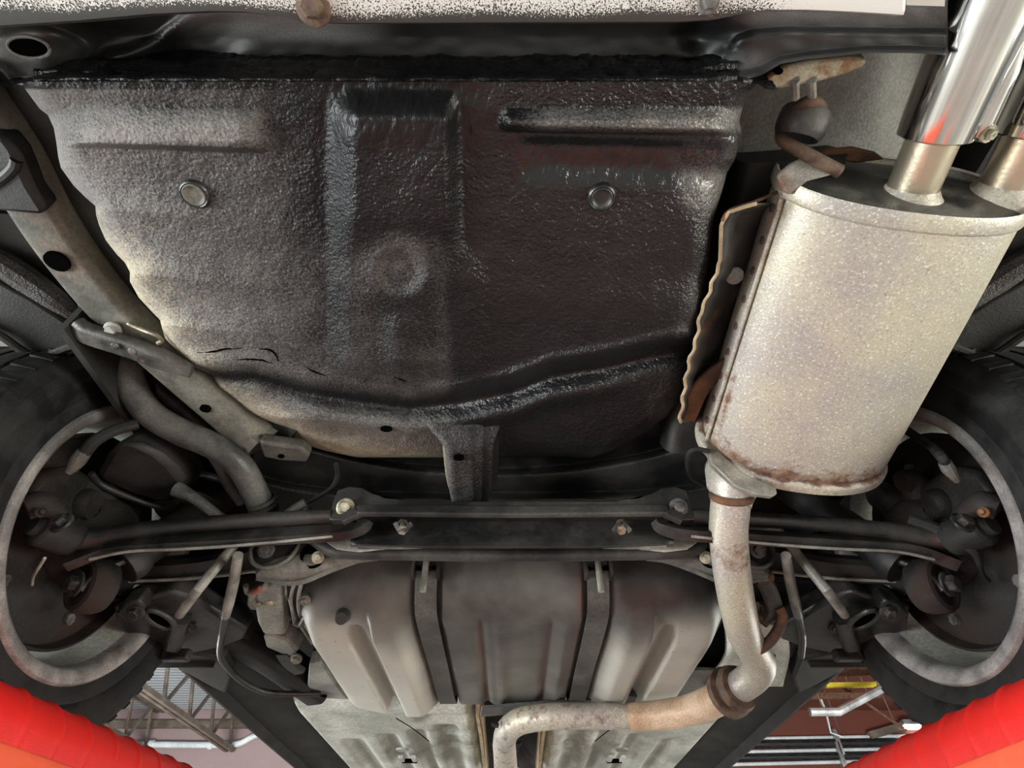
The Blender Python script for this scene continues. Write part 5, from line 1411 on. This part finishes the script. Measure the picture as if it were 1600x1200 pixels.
finish('spring_seat', lathe(c0 + Vector((0, 0, -0.065)), (0, 0, 1), [(0, 0.02), (-0.004, 0.055), (0.008, 0.06), (0.01, 0.02)], 28), 'arm_steel', t)
t = thing('vapour_canister', 'grey plastic vapour canister on brackets left of the fuel tank', 'canister', B(430, 1000, 0.42))
finish('canister_body', plate([B(x, y, 0.43 - (y - 900) * 0.0002) for x, y in ((414, 915), (440, 912), (441, 985), (447, 993), (410, 992), (400, 972), (396, 950), (394, 930))], (0, 0.03, 0.09)), 'canister', t, bevel=0.008)
finish('lower_cover', plate([B(x, y, 0.41) for x, y in ((410, 994), (424, 994), (448, 1000), (465, 1018), (458, 1026), (440, 1023), (415, 1012))], (0, 0.03, 0.08)), 'canister', t, bevel=0.006)
finish('bolt_plate', plate([B(x, y, 0.425) for x, y in ((387, 925), (400, 920), (416, 916), (432, 934), (434, 950), (418, 954), (390, 953), (385, 945))], (0, 0.004, 0.012)), 'hanger', t, 'small plate with two bolts', bevel=0.003)
for px in (405, 423): bolt(t, B(px, 942 if px == 405 else 940, 0.423), (0, -0.5, -1), 0.0065, 'zinc')
finish('tail_scoop', sweep([B(440, 1022, 0.41), B(452, 1040, 0.405), B(468, 1052, 0.40)], [(-0.012, -0.002), (0.012, -0.002), (0.014, 0.008), (-0.014, 0.008)]), 'arm_steel', t)
bolt(t, B(463, 1029, 0.405), (0, -0.5, -1), 0.008, 'hanger')
finish('paint_mark_hook', tube([B(384, 915, 0.43), B(388, 926, 0.425), B(402, 924, 0.42), B(416, 914, 0.425)], 0.005, 10), 'hanger', t)
finish('red_mark', tube([B(396, 925, 0.4195), B(403, 923, 0.4185), B(408, 920, 0.4195)], 0.0056, 10), 'paint_red_mark', t, 'red paint mark on the hook')
for q, pth in enumerate(([(462, 905), (455, 930), (456, 950), (466, 972), (488, 1005)], [(472, 905), (466, 935), (468, 958), (478, 978), (492, 1000)], [(460, 975), (456, 950), (452, 935)])):
    o = finish('fuel_line', tube([B(x, y, 0.425) for x, y in pth], 0.0032, 8), 'rod')
    tag(o, ('outer bent metal fuel line beside the tank corner', 'inner bent metal fuel line beside the tank corner', 'short looped metal fuel line beside the canister')[q], 'fuel line')
o = thing('line_clip', 'black line clip and connector block beside the tank corner', 'clip', B(470, 990, 0.43))
finish('clip_body', plate([B(x, y, 0.445) for x, y in ((446, 915), (470, 912), (486, 960), (496, 1010), (485, 1030), (462, 1012), (448, 975))], (0, 0.02, 0.05)), 'black_plastic', o, bevel=0.005)
finish('clip_band', tube([B(462, 972, 0.418), B(470, 975, 0.415), B(478, 962, 0.42)], 0.006, 10), 'dark_steel', o)
bolt(o, B(484, 965, 0.422), (0, -0.5, -1), 0.006, 'zinc'); bolt(o, B(476, 938, 0.425), (0, -0.5, -1), 0.007, 'hanger')
o = finish('corner_bracket', plate([B(x, y, 0.415) for x, y in ((483, 1038), (503, 1036), (520, 1062), (538, 1086), (546, 1093), (482, 1090), (480, 1070))], (0, 0, 0.03)), 'canister', bevel=0.004)
tag(o, 'grey bracket plate with a slot at the tank front corner', 'bracket')
dark_hole(507, 1086, 0.413, 0.006, 0.004, o, 'slot')
# wire above the subframe ear
for q, (pts, lab) in enumerate(([[(525, 725), (527, 745), (515, 765), (485, 783), (478, 787)], 'thin black wire arching down to the left subframe ear'], [[(1108, 705), (1085, 702), (1074, 715), (1080, 745), (1108, 762)], 'thin black wire loop beside the muffler inlet'])):
    o = finish('wire', tube([B(x, y, 0.50) for x, y in pts], 0.0035, 8), 'rubber'); tag(o, lab, 'wire')
o = finish('cable_conduit', tube([B(478, 786, 0.485), B(462, 797, 0.475), B(440, 812, 0.463), B(415, 824, 0.452), B(380, 833, 0.445)], [0.0085, 0.0095, 0.0095, 0.009, 0.0085], 12), 'hose')
tag(o, 'grey cable conduit lying along the upper left suspension link', 'conduit')
o = finish('conduit_cover', plate([B(x, y, 0.463) for x, y in ((438, 816), (478, 795), (488, 813), (474, 828), (430, 828))], (0, 0.012, 0.016)), 'arm_steel', bevel=0.003)
tag(o, 'small dark cover plate under the left cable conduit', 'cover')
